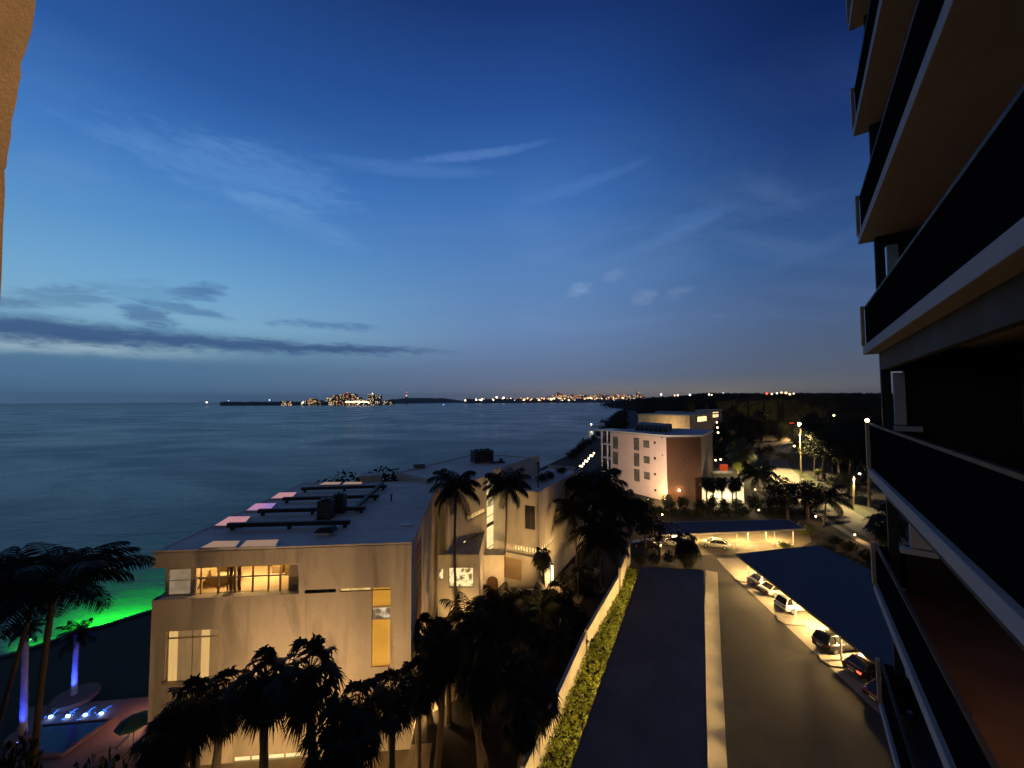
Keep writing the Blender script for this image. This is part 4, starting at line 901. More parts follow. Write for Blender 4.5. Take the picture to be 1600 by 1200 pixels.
# ------------------------------------------------------------------ the tower the picture is taken from
PHI = radians(36.66); aT = Vector((sin(PHI), cos(PHI), 0)); nT = Vector((cos(PHI), -sin(PHI), 0)); KD = 1.42; SE = 13.72
def TP(s, k, z): return aT * s + nT * k + Vector((0, 0, z))
def tbox(mb, s0, s1, k0, k1, z0, z1):
    q = [TP(s0, k0, 0), TP(s0, k1, 0), TP(s1, k1, 0), TP(s1, k0, 0)]
    mb.hexa([(p.x, p.y, z0) for p in q] + [(p.x, p.y, z1) for p in q])
tw_ = thing('condo_tower', 'condo tower at the right edge with stacked balconies, black railings and brown undersides', 'building', TP(6, 4, 0))
M_slab = mat('painted balcony slab', (0.34, 0.325, 0.33), .85, .12, .8, bump=.25, bscale=30)
M_rail = mat('black mesh railing', (0.006, 0.006, 0.007), .95, .2, 3, spec=.0)
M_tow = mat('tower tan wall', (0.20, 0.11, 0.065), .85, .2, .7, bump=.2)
M_pan = mat('pale end panel', (0.60, 0.57, 0.52), .85, .1, 1)
M_post = mat('tan corner post', (0.60, 0.40, 0.22), .7, .1, 2)
ZU = 26.165; SP = 2.98; TK = .22
ZL = {i: ZU + i * SP for i in range(0, 6)}
ZL[-1] = ZU - 3.2
for i in range(-2, -8, -1): ZL[i] = ZL[i + 1] - 2.93
for i in range(-7, 5):
    zu = ZL[i]; zt_ = zu + TK; SP = ZL[i + 1] - zu; RH = 1.2 if i == -1 else 1.05
    mb = MB(); tbox(mb, -2.5, SE, KD, 4.0, zu, zt_); mb.build('balcony_slab', M_slab, tw_, bevel=.012)
    if i < 4:
        mb = MB(); tbox(mb, -2.5, SE - .10, KD + .06, KD + .085, zt_ + .03, zt_ + RH - .07)
        tbox(mb, SE - .10, SE - .075, KD + .06, KD + .62, zt_ + .03, zt_ + RH - .07)
        r_ = mb.build('railing', M_rail, tw_)
        mb = MB(); tbox(mb, -2.5, SE - .05, KD + .045, KD + .1, zt_ + RH - .069, zt_ + RH - .02); mb.build('top_rail', M_steel, r_)
        mb = MB()
        for k in range(12): s = -2.0 + k * 1.3; tbox(mb, s, s + .05, KD + .087, KD + .135, zt_, zt_ + RH - .07)
        mb.build('baluster', M_steel, r_)
        mb = MB(); tbox(mb, SE - .16, SE - .02, KD - .03, KD + .042, zt_ + .001, zt_ + RH); mb.build('corner_post', M_post, tw_)
        if i < 0: mb = MB(); tbox(mb, -2.5, SE - .4, KD + .27, KD + .4, zu + SP - .44, zu + SP - .002); mb.build('header_beam', mat('dark header', (0.02, 0.018, 0.016), .8, .2, 2), tw_)
        mb = MB(); tbox(mb, SE - .5, SE - .38, 1.90 + (i == -2) * .16, 2.10 + (i == -2) * .36, zt_ + 1.18, zt_ + 2.45); mb.build('end_panel', M_pan, tw_)
        mb = MB(); tbox(mb, SE - .55, SE - .3, 1.88, 2.36 + (i == -2) * .15, zt_ + 1.02, zt_ + 1.14); mb.build('end_ledge', M_pan, tw_)
        mb = MB(); tbox(mb, SE - .36, SE - .2, 1.7, 1.88, zt_ + .001, zu + SP - .003); tbox(mb, SE - .36, SE - .2, 2.11, 4.0, zt_ + 1.15, zu + SP - .003); tbox(mb, SE - .36, SE - .2, 1.881, 2.109, zt_ + 2.5, zu + SP - .003); tbox(mb, SE - .36, SE - .2, 2.0, 4.0, zt_ + .001, zt_ + 1.149); mb.build('screen_frame', mat('dark header', (0.02, 0.018, 0.016), .8, .2, 2), tw_)
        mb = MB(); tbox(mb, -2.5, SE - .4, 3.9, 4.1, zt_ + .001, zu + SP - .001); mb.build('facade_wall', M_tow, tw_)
        for k in range(4):
            s = .4 + k * 3.3; mb = MB(); tbox(mb, s, s + 2.1, 3.86, 3.898, zt_ + .05, zt_ + 2.25); d_ = mb.build('sliding_door', M_frame, tw_)
            mb = MB(); tbox(mb, s + .08, s + 1.02, 3.845, 3.859, zt_ + .12, zt_ + 2.18); tbox(mb, s + 1.1, s + 2.02, 3.845, 3.859, zt_ + .12, zt_ + 2.18); mb.build('pane', M_dark_glass, d_)
    if i in (-1, 0):
        fl = MB(); tbox(fl, -2.4, SE - .1, KD + .1, 3.89, zt_ + .001, zt_ + .012)
        if i == -1: pass
mb = MB(); tbox(mb, -2.4, SE - .14, KD + .14, 3.85, ZL[-2] + TK + .001, ZL[-2] + TK + .02); mb.build('floor_tile', M_terracotta, tw_)
mb = MB(); tbox(mb, -2.4, SE - .14, KD + .14, 3.85, ZL[-1] + TK + .001, ZL[-1] + TK + .02); mb.build('floor_tile', M_terracotta, tw_)
# body behind the balconies
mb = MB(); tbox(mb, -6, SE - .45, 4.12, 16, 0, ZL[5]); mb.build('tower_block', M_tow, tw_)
# walkway the camera stands on
mb = MB(); mb.box((-.1, -.6, ZL[-1] + .11), (2.6, 2.6, .22)); mb.build('landing_slab', M_slab, tw_)
mb = MB(); mb.box((-.1, .62, ZL[-1] + .22 + .98), (2.4, .05, .05))
for k in range(9): mb.box((-1.2 + k * .28, .62, ZL[-1] + .22 + .49), (.02, .02, .96))
mb.build('landing_rail', M_steel, tw_)
# dim lamps over the two walkways
for s, i, wt in ((7.6, -1, 36), (5.0, 0, 6.0)):
    c = TP(s, 3.0, ZL[i] - .05); g = MB(); g.cyl((c.x, c.y, c.z - .0), .14, .045, 14); o = g.build('ceiling_lamp', emit('dim tower lamp', (1, .5, .22), 1.2), tw_)
    light('ceiling_light', o, (c.x, c.y, c.z - .2), wt, (1, .56, .30), .15)
c = TP(SE - .09, KD + .01, ZL[-1] + TK + 1.25); g = MB(); g.ball(c, .045, 8, 6); g.build('post_lamp', E_warm, tw_)
# table and chairs on the balcony below
zf = ZL[-2] + TK + .02
c = G(1466, 894, zf); t = thing('round_table', 'dark round table on the reddish tower balcony floor', 'table', c)
g = MB(); g.cyl((c.x, c.y, zf + .62), .42, .04, 24); g.build('tabletop', M_steel, t); g = MB(); g.cyl((c.x, c.y, zf + .02), .04, .6, 8); g.cyl((c.x, c.y, zf), .24, .02, 16); g.build('leg', M_steel, t)
def bchair(c, rz, label):
    t = thing('balcony_chair', label, 'chair', c, rz, 'chairs behind the lower tower railing')
    M_br = mat('brass chair tube', (.5, .36, .16), .3, .1, 3, metal=.9)
    g = MB(); g.box((0, 0, .42), (.46, .46, .05)); part('seat', g.mesh('seat', M_wood), t)
    g = MB(); g.box((-.24, 0, .72), (.04, .44, .34)); part('backrest', g.mesh('backrest', M_wood), t)
    for x, y in ((.2, .2), (.2, -.2), (-.22, .2), (-.22, -.2)):
        g = MB(); g.tube([(x, y, 0), (x, y, .4 if x > 0 else .92)], .014, 6); part('leg', g.mesh('leg', M_br), t)
# rough stucco edge close by at the left
pts = [(57, -40), (55, 10), (50, 48), (44, 66), (40, 80), (32, 100), (33, 118), (28, 140), (26, 158), (24, 166), (18, 190), (17, 215), (12, 240), (10, 262), (7, 266), (8, 300), (5, 350), (3, 420), (1, 462), (-6, 530), (-14, 620)]
mb = MB(); Yn = .62; P = [AT(x, y, Yn) for x, y in pts]; bk = Vector((-.42, .08, 0)); n = len(P)
front_ = [p + Vector((0, 0, 0)) for p in P]; lft = [p + Vector((-.3, -.02, 0)) for p in P]; b_in = [p + Vector((-.14, .05, 0)) for p in P]; b_l = [p + Vector((-.3, .1, 0)) for p in P]
for i in range(n - 1):
    mb.quad(lft[i], lft[i + 1], front_[i + 1], front_[i]); mb.quad(front_[i], front_[i + 1], b_in[i + 1], b_in[i]); mb.quad(b_in[i], b_in[i + 1], b_l[i + 1], b_l[i])
for q, rev in ((0, 0), (n - 1, 1)): mb.quad(lft[q], front_[q], b_in[q], b_l[q])
tag(mb.build('stucco_wall', mat('rough tan stucco', (0.62, 0.44, 0.27), .95, .25, 7, bump=.5, bscale=160), loc=(P[0].x, P[0].y, H)), 'rough tan stucco wall edge close by at the left of the view', 'wall')
g = MB(); c = Vector((-.1, -.9, ZU - .08)); g.cyl(c, .13, .05, 14); lo_ = g.build('landing_lamp', E_warm, tw_)
mb = MB(); mb.box((-.1, -.6, ZU + .11), (2.2, 1.6, .22)); mb.build('landing_ceiling', M_slab, tw_)
light('landing_light', lo_, c - Vector((0, 0, .15)), 50, (1, .62, .32), .12)
# ------------------------------------------------------------------ palms and trees
def fan_crown(m, nl=34, R=1.0, blades=19, droop=.5, skirt=15, seed=0):
    rnd = random.Random(seed); mb = MB()
    for i in range(nl + skirt):
        az_ = i * 2.39996 + rnd.uniform(-.25, .25); el_ = radians(80 - 125 * (i / nl) ** .85 + rnd.uniform(-10, 10)) if i < nl else radians(rnd.uniform(-80, -55))
        d = Vector((cos(az_) * cos(el_), sin(az_) * cos(el_), sin(el_))); L = R * rnd.uniform(.34, .66); fs = rnd.uniform(.75, 1.1)
        s = Vector((-sin(az_), cos(az_), 0)); up = s.cross(d)
        p0 = Vector((0, 0, 0)); p1 = d * L * .6 + Vector((0, 0, .02 * R)); p2 = d * L - Vector((0, 0, droop * .12 * R))
        mb.tube([p0, p1, p2], [.014 * R, .010 * R, .008 * R], 4)
        fd = (p2 - p1).normalized(); up = s.cross(fd)
        for b_ in range(blades):
            a = radians(-105 + 210 * b_ / (blades - 1)) + rnd.uniform(-.05, .05); ln = fs * R * rnd.uniform(.34, .52) * (1 - .2 * abs(a) / 1.9)
            dd = fd * cos(a) + s * sin(a); w_ = (dd.cross(up)).normalized() * .026 * R
            q1 = p2 + dd * ln * .55 + up * .05 * R * cos(a); q2 = p2 + dd * ln - Vector((0, 0, ln * droop * rnd.uniform(.35, 1.15)))
            mb.quad(p2 - w_ * .3, q1 - w_, q1 + w_, p2 + w_ * .3); mb.tri(q1 - w_, q2, q1 + w_)
    return mb.mesh('crown', m)
def coco_crown(m, nf=20, R=1.0, leaflets=26, seed=0, wide=1.0):
    rnd = random.Random(seed); mb = MB()
    for i in range(nf):
        az_ = i * 2.39996 + rnd.uniform(-.3, .3); el_ = radians(78 - 95 * (i / nf) + rnd.uniform(-8, 8)); L = R * rnd.uniform(.85, 1.1)
        h = Vector((cos(az_), sin(az_), 0)); s = Vector((-sin(az_), cos(az_), 0)); pts_ = []; p = Vector((0, 0, 0)); e = el_
        for k in range(9): pts_.append(p.copy()); p = p + (h * cos(e) + Vector((0, 0, sin(e)))) * L / 8; e -= radians(rnd.uniform(9, 15)) * (.6 + k * .12)
        mb.tube(pts_, [.014 * R * (1 - k / 10) for k in range(9)], 4)
        for k in range(leaflets):
            f = .12 + .88 * k / leaflets; j = min(7, int(f * 8)); t = f * 8 - j; q = pts_[j].lerp(pts_[j + 1], min(t, 1)); fd = (pts_[j + 1] - pts_[j]).normalized()
            ln = R * .30 * wide * sin(pi * (.12 + .85 * f)) + .05 * R
            for sg in (1, -1):
                dd = (s * sg * .8 + fd * .65 - Vector((0, 0, .45 + .3 * rnd.random()))).normalized(); w_ = fd * .016 * R
                mid_ = q + dd * ln * .5 + Vector((0, 0, .05 * ln)); mb.quad(q - w_ * .5, mid_ - w_, mid_ + w_, q + w_ * .5); mb.tri(mid_ - w_, q + dd * ln - Vector((0, 0, ln * .25)), mid_ + w_)
    return mb.mesh('crown', m)
FAN = [fan_crown(M_leaf, seed=k, nl=34 + 5 * k, droop=.7 + .2 * k) for k in range(3)]
COCO = [coco_crown(M_leaf, seed=k + 10, nf=20 + 3 * k) for k in range(3)]
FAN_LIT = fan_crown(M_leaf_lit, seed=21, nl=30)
def trunk_mesh(base, top, r0, r1, m, bend=0.0, rings=True):
    mb = MB(); b_ = Vector(base); t = Vector(top); n = 14; P = []; Rr = []
    side = Vector((1, .3, 0)) * bend
    for k in range(n + 1):
        f = k / n; P.append(b_.lerp(t, f) + side * sin(pi * f) ); Rr.append((r0 + (r1 - r0) * f) * (1.25 if k == 0 else 1) * (1 + (.07 if k % 2 else -.03)))
    mb.tube(P, Rr, 9); return mb
def palm(kind, px, py, Y, rpx, label, base=None, group=None, bend=0.0, gz=0.0, lit=False, thick=1.0, seed=None, fixed=None, cat='palm', tm=None, squash=1.0):
    top = AT(px, py, Y); R = rpx * Y / F * 1.0
    bb = Vector((top.x + random.uniform(-.4, .4), top.y + random.uniform(-.3, .3), gz)) if base is None else Vector((base[0], base[1], gz))
    t = thing('fan_palm' if kind == 'fan' else 'coconut_palm', label, cat, bb, 0, group)
    rr = (.20 if kind == 'fan' else .15) * thick
    trunk_mesh(bb, top, rr * 1.15, rr * .85, tm or M_trunk, bend).build('trunk', tm or M_trunk, t, True)
    k = random.randrange(3) if seed is None else seed
    me = FAN_LIT if lit else (FAN if kind == 'fan' else COCO)[k]
    part('crown', me, t, top - bb, (random.uniform(-.12, .12), random.uniform(-.12, .12), random.uniform(0, 6.28)), (R, R, R * squash))
    return t
gFP = 'fan palms in front of the flat roofed house'
for a in ((413, 1062, 19.5, 62, 'fan palm silhouetted between the curtained window and its twin, drooping fronds over the lit forecourt', .0), (484, 1050, 19.0, 70, 'tallest fan palm in front of the cream house, left of the amber window', .1),
          (300, 1102, 19.5, 66, 'dark fan palm below the curtained window of the cream house', .25), (352, 1085, 21, 52, 'fan palm behind the two at the curtained window, leaning towards the drooping fronds', -.2),
          (560, 1112, 20, 64, 'fan palm under the slot window, left of the amber strip', .1), (612, 1080, 23, 52, 'fan palm at the foot of the tall amber window', 0), (655, 1062, 26, 46, 'fan palm against the right corner of the cream house', .0),
          (525, 1150, 17.5, 60, 'low fan palm at the bottom between the tallest palm and the grove', .1), (262, 1150, 18.0, 50, 'low fan palm beside the green umbrella', .2)):
    palm('fan', a[0], a[1], a[2], a[3], a[4], group=gFP, bend=a[5])
# tall slim palms by the courtyard
palm('coco', 713, 764, 40, 50, 'tall slim palm with curved trunk in front of the lit plant window', base=G(716, 998), bend=-.25, thick=.85, squash=1.15)
palm('coco', 791, 760, 46, 46, 'tall slim palm with dark red trunk beside the stair window', base=G(781, 925), bend=.35, thick=.8)
palm('fan', 848, 868, 49, 20, 'short palm beside the glowing light column', base=G(850, 920), thick=.7)
palm('coco', 930, 765, 60, 62, 'tallest coconut palm of the clump before the pink building', seed=2, thick=1.2)
palm('coco', 968, 792, 57, 52, 'coconut palm on the right side of the clump before the pink building', seed=1)
palm('coco', 898, 803, 55, 50, 'coconut palm on the left side of the clump, fronds over the white house', seed=0)
palm('coco', 940, 842, 54, 54, 'lowest coconut palm of the clump, above the end of the white wall', seed=2)
palm('fan', 1074, 850, 57, 27, 'short dark palm in front of the cars at the far carport', base=G(1070, 890), thick=.9, squash=1.15)
# grove of dark palms between the house and the white wall
gG = 'dark palms of the unlit grove'
grove = [('coco', 728, 968, 36, 50), ('fan', 700, 1010, 31, 46), ('fan', 690, 1012, 27, 46), ('coco', 780, 950, 40, 46), ('fan', 748, 1022, 31, 52), ('coco', 806, 986, 37, 52), ('fan', 800, 1046, 30, 50), ('coco', 846, 955, 43, 44), ('fan', 872, 935, 47, 36), ('coco', 858, 1005, 37, 44),
         ('fan', 838, 1085, 28, 46), ('fan', 896, 965, 44, 36), ('fan', 912, 905, 52, 32), ('fan', 745, 1048, 26, 50), ('coco', 905, 1012, 40, 36), ('fan', 815, 1125, 25, 40), ('fan', 668, 985, 31, 36)]
glab = ['palm at the top left of the dark grove, right of the rust louvre', 'palm in the grove just below the rust louvre panel', 'palm of the grove nearest the house corner wall', 'palm of the dark grove below the low courtyard wall', 'palm in the middle left of the dark grove', 'palm in the middle of the dark grove', 'palm of the grove above the curved pale trunk', 'palm of the grove right under the light column', 'palm of the grove behind the clipped shrubs at the glowing column', 'palm of the grove halfway along the white wall',
        'palm leaning near the lower run of the white wall', 'palm at the upper end of the grove close to the white wall', 'topmost palm of the grove beside the short end run of wall', 'palm of the grove right above the round lamp', 'palm hanging over the white wall and the hedge', 'bottom palm of the grove closest to the nearest wall run', 'palm of the grove squeezed between house wall and courtyard']
for (k, x, y, Y, r), l in zip(grove, glab): palm(k, x, y, Y, r, l, group=gG, bend=random.uniform(-.3, .3))
# bare curved trunk rising in the grove
palm('coco', 752, 985, 25.5, 52, 'palm with long pale curved trunk in the dark grove', base=G(770, 1215), bend=-.9, thick=1.1, seed=1)
# podium palms
for i, (x, l) in enumerate(((1104, 'leftmost of the five dark palms before the lit terrace wall'), (1114, 'second of the five dark palms before the lit terrace wall'), (1127.5, 'middle one of the five dark palms before the lit terrace wall'), (1144, 'fourth of the five dark palms before the lit terrace wall'), (1150, 'rightmost of the five dark palms before the lit terrace wall'))):
    palm('fan', x, 752 + i % 2 * 3, 90.5, 13, l, base=tuple(G(x + .5, 792).xy), group='palms before the lit terrace', thick=.9)
palm('coco', 1185, 742, 95, 32, 'dark coconut palm beside the curve of the lit road', base=tuple(G(1184, 790).xy), thick=1.2)
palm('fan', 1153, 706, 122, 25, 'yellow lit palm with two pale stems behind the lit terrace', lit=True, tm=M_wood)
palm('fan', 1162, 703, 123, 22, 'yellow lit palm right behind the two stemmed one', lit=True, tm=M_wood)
palm('coco', 1291, 777, 86, 36, 'dark palm over the near bend of the road, thin leaning trunk', base=tuple(G(1287, 822).xy), thick=1.0)
palm('fan', 1385, 812, 62, 36, 'dark palm beside the tower, in front of the road', thick=1.1)
palm('coco', 1335, 760, 100, 24, 'lit palm behind the short cut pole', seed=0)
# left side: big dark palm, blue lit palms
palm('coco', 88, 905, 21, 118, 'big dark palm in front of the bay at the left, wide drooping crown', base=tuple(G(52, 1260).xy), thick=.95, seed=2, squash=.62, bend=-.2, tm=M_bark)
palm('coco', 60, 912, 22.5, 100, 'second dark palm crown tangled behind the big one at the left', base=tuple(G(-30, 1230).xy), seed=1, squash=.6, thick=.8, tm=M_bark)
palm('coco', -20, 905, 22, 80, 'dark palm cut off by the left edge of the view', thick=1.2, seed=1)

# broadleaf trees
def tree_mesh(m, seed, h=1.0, n=1500):
    rnd = random.Random(seed); st = random.getstate(); random.seed(seed); mb = MB()
    for _ in range(13):
        a = rnd.uniform(0, 6.28); r = rnd.uniform(0, .33) ; z = rnd.uniform(.45, .88)
        leafcloud(mb, (r * cos(a), r * sin(a), z), (rnd.uniform(.12, .22), rnd.uniform(.12, .22), rnd.uniform(.08, .15)), n // 13, .026, .8)
    random.setstate(st); return mb.mesh('crown', m)
def limb_mesh(seed):
    rnd = random.Random(seed); mb = MB(); mb.tube([(0, 0, 0), (.01, 0, .2), (-.01, .01, .42), (0, 0, .7)], [.032, .024, .018, .006], 7)
    for k in range(6):
        a = k * 1.1 + rnd.random(); z = .3 + .06 * k; mb.tube([(0, 0, z), (.15 * cos(a), .15 * sin(a), z + .14), (.28 * cos(a), .28 * sin(a), z + .24)], [.012, .008, .004], 5)
    return mb.mesh('trunk', M_bark)
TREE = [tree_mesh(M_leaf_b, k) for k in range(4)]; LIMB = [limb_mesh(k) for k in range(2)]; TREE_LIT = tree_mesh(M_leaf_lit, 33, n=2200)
def tree(p, h, label, group=None, k=None, lit=False, wide=1.0):
    t = thing('broadleaf_tree', label, 'tree', p, random.uniform(0, 6.28), group); s = (h * wide, h * wide, h)
    part('trunk', LIMB[random.randrange(2)], t, scale=s); part('crown', TREE_LIT if lit else TREE[random.randrange(4) if k is None else k], t, scale=s); return t
def shrub_mesh(seed, m):
    st = random.getstate(); random.seed(seed); mb = MB()
    for _ in range(7): leafcloud(mb, (random.uniform(-.4, .4), random.uniform(-.4, .4), random.uniform(.3, .6)), (.38, .38, .38), 130, .07, .9)
    random.setstate(st); return mb.mesh('shrub', m)
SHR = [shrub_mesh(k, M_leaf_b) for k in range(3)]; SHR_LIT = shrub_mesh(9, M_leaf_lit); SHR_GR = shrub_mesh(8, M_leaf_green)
def shrub(p, r, h, label, group=None, me=None):
    o = bpy.data.objects.new('shrub', me or SHR[random.randrange(3)]); COL.objects.link(o); o.location = p; o.scale = (r, r, h); o.rotation_euler = (0, 0, random.uniform(0, 6)); return tag(o, label, 'shrub', group)
# shrubs of the dark belt beyond the car park
gS = 'shrubs of the dark belt behind the far carport'
for i, x in enumerate(range(1000, 1262, 17)):
    for y, h in ((806, 2.2), (795, 3.2)):
        p = G(x + random.uniform(-6, 6), y + random.uniform(-3, 3)); shrub(p, random.uniform(1.6, 2.4), h * random.uniform(.8, 1.15), 'dark shrub in the belt of bushes between far carport and lit terrace', gS)
for x, y, h, l in ((1232, 815, 9.5, 'dense dark round tree right of the lit terrace, before the road bend'), (1262, 812, 8.5, 'dark round tree left of the leaning road palm'), (1212, 806, 7.0, 'smaller dark tree left of the dense round one'), (1030, 872, 6.5, 'dark leafy tree at the end of the middle carport'), (1008, 862, 7.0, 'dark tree between the white wall end and the middle carport')):
    tree(G(x, y), h, l, wide=1.15)
for x, y, l in ((1000, 884, 'dark bush at the head of the middle carport, wall side'), (1022, 882, 'dark bush at the head of the middle carport, under the leafy tree'), (1046, 880, 'dark bush at the head of the middle carport, car side')):
    shrub(G(x, y), 1.5, 1.9, l)
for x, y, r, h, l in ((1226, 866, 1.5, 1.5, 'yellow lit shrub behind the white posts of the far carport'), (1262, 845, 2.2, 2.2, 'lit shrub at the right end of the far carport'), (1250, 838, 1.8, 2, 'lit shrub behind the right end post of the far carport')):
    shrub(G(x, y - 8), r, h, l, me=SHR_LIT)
for i, (x, y) in enumerate(((1292, 868), (1312, 880), (1334, 892), (1356, 900), (1300, 850), (1325, 862), (1350, 878))):
    shrub(G(x, y), 2.0, 1.9, ['dark hedge shrub beside the wide carport, nearest its far corner', 'dark hedge shrub below the garden lamp glow', 'dark hedge shrub right of the garden lamp', 'dark hedge shrub closest to the tower', 'dark shrub on the verge by the road palm trunk', 'dark shrub between garden lamp and road', 'dark shrub on the verge near the tower post'][i], 'shrubs along the wide carport')
# courtyard / base planting
for x, y, l in ((800, 945, 'dark shrub below the left half of the low courtyard wall'), (825, 945, 'dark shrub below the right half of the low courtyard wall'), (770, 950, 'dark shrub at the foot of the slim palm with dark red trunk'), (880, 918, 'dark shrub right of the glowing column'), (900, 905, 'dark shrub at the foot of the angular house, farther from the column'), (745, 950, 'dark shrub before the lit plant window')):
    shrub(G(x, y), 1.6, 2.0, l)
for x, y, l in ((846, 752, 'dark planting on the roof terrace beside the flue'), (862, 748, 'dark planting in the middle of the roof terrace'), (878, 742, 'dark planting at the far end of the roof terrace')):
    shrub(G(x, y, ZB2 - .5), 1.5, 1.4, l, 'roof terrace planting')
for x, Y, h, l in ((548, 58, 14.2, 'dark tree top behind the flat roof, left of the chimney'), (601, 57, 14.4, 'dark tree top right of the chimney'), (614, 58, 14.3, 'second dark tree top right of the chimney, touching the white roof')):
    p = AT(x, 745, Y); tree((p.x, p.y, 0), h + .9, l, 'trees behind the flat roofed house')
for x, y, l in ((222, 1178, 'leafy bush at the left corner of the cream house'), (240, 1150, 'taller leafy bush against the left corner of the cream house')):
    p = AT(x, y, 24 if y < 1170 else 21); shrub((p.x, p.y, 0), 1.3, max(1.5, p.z + .6), l)
# left garden
for x, y, h, l in ((15, 1180, 3.4, 'dark bush at the bottom left corner'), (90, 1196, 2.6, 'dark bush at the bottom before the pool'), (150, 1200, 2.2, 'dark bush at the bottom right of the pool')):
    p = AT(x, y, 21); shrub((p.x, p.y, 0), 2.2, p.z + .9, l)

# vegetation on the bay shore beyond the white house
for i, (x, y) in enumerate(((892, 716), (902, 708), (912, 702), (921, 697), (930, 690), (936, 682), (942, 676))):
    p = G(x, y); shrub(p, 4.5, 4.5, 'low dark shrub on the bay bank left of the pink building', 'shrubs on the bay bank')
# right hand woods: trees one can tell apart, then the far mass
gW = 'dark trees of the wood beyond the road'
WD = random.Random(5)
for i in range(84):
    x = WD.uniform(1106, 1400); f = WD.random(); Y = 150 + 170 * f; top = 648 - 30 * f + WD.uniform(-2, 12) + max(0, (1150 - x) * .12)
    if 1196 < x < 1262 and Y < 260: continue
    p = AT(x, top, Y); tree((p.x, p.y, 0), max(8, p.z), 'dark tree of the unlit wood on the right, beyond the pink building and road', gW, wide=WD.uniform(.55, .8) * (14 / max(14, p.z)) ** .3)
UG = random.Random(8)
for i in range(120):
    x = UG.uniform(1110, 1400); y = UG.uniform(652, 738); 
    if 1188 < x < 1250 and y > 718 - (x - 1190) * .1: continue
    if y > 722 and x < 1262: continue
    if 1205 < x < 1245 and 694 < y < 716: continue
    if x > 1262 and y > 720 + (x - 1262) * .3: continue
    p = G(x, y); s = UG.uniform(3.0, 5.0) * max(1, p.y / 190); shrub(p, s, s * UG.uniform(1.1, 1.8), 'dark undergrowth bush in the unlit wood on the right', 'undergrowth of the dark wood')
for i in range(26):
    x = UG.uniform(1262, 1400); Y = UG.uniform(112, 150); p = AT(x, UG.uniform(655, 700), Y)
    if G(x, 626 + 600 * 25 / Y)[1] < 100: continue
    tree((p.x, p.y, 0), max(7, p.z), 'dark tree of the unlit wood on the right, beyond the pink building and road', gW, wide=UG.uniform(.7, 1.0))
for i in range(40):
    t_ = UG.random(); p = Vector((62 + 128 * t_, 275 + 420 * t_, 0)) + Vector((UG.uniform(2, 16), UG.uniform(-12, 5), 0)); shrub(p, UG.uniform(5, 8), UG.uniform(5, 10), 'low dark shrub on the bay bank left of the pink building', 'shrubs on the bay bank')
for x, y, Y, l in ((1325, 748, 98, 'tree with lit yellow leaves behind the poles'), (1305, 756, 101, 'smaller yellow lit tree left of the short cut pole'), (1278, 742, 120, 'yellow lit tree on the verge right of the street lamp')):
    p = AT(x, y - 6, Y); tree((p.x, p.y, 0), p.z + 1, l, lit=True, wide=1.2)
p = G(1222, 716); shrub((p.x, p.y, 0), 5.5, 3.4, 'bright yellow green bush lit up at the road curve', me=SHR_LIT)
mb = MB(); R2 = random.Random(3)
for i in range(1100):
    x = R2.uniform(955, 1420); f = R2.random() ** 1.5; Y = 270 + 1500 * f; 
    if x < 1010 and Y < 600 + (1010 - x) * 14: continue
    top = (613.5 if x > 1090 else 616 + (1090 - x) * .06) + R2.uniform(0, 7) + (6 if Y < 330 else 0); p = AT(x, top, Y); s = Y / F
    for k in range(34):
        c = Vector((p.x + R2.gauss(0, 9 * s), p.y + R2.gauss(0, 6), p.z - abs(R2.gauss(0, 7 * s)) - .5 * s)); a = R2.uniform(0, 6.28); d = Vector((cos(a), sin(a), R2.uniform(-.5, .5))) * s * R2.uniform(1.0, 2.6); e = Vector((-sin(a) * .5, cos(a) * .5, 1)) * s * R2.uniform(.6, 1.6); mb.quad(c - d, c - e, c + d, c + e)
    mb.quad(p + Vector((-9 * s, 1, -3 * s)), p + Vector((9 * s, 1, -3 * s)), Vector((p.x + 9 * s, p.y + 1, 0)), Vector((p.x - 9 * s, p.y + 1, 0)))
wd = mb.build('distant_wood', M_leaf_b); tag(wd, 'far dark wood along the horizon on the right', 'woodland', kind='stuff')
# ------------------------------------------------------------------ pool corner at the left
pl_ = [G(60, 1136, ZD), G(172, 1126, ZD), G(150, 1140, ZD), G(98, 1178, ZD), G(58, 1178, ZD)]
pt = thing('pool', 'small dark pool with four glowing blue water jets along its edge', 'pool', pl_[0])
mb = MB(); cpl = sum(pl_, Vector()) / 5; out = [p + (p - cpl).normalized() * .35 for p in pl_]
for i in range(5):
    a, b2, c, d = pl_[i], pl_[(i + 1) % 5], out[(i + 1) % 5], out[i]; mb.hexa([(p.x, p.y, ZD + .001) for p in (a, b2, c, d)] + [(p.x, p.y, ZD + .14) for p in (a, b2, c, d)])
mb.build('rim', M_deck, pt); mb = MB(); mb.sheet([(p.x, p.y) for p in pl_], ZD + .06); mb.build('pool_water', mat('dark pool water', (.004, .008, .03), .12, .2, 1), pt)
E_jet = emit('blue lit water jet', (.05, .22, 1.0), 2.2, .5, 3, (.01, .05, .9)); E_core = emit('white blue jet core', (.5, .9, 1.0), 9)
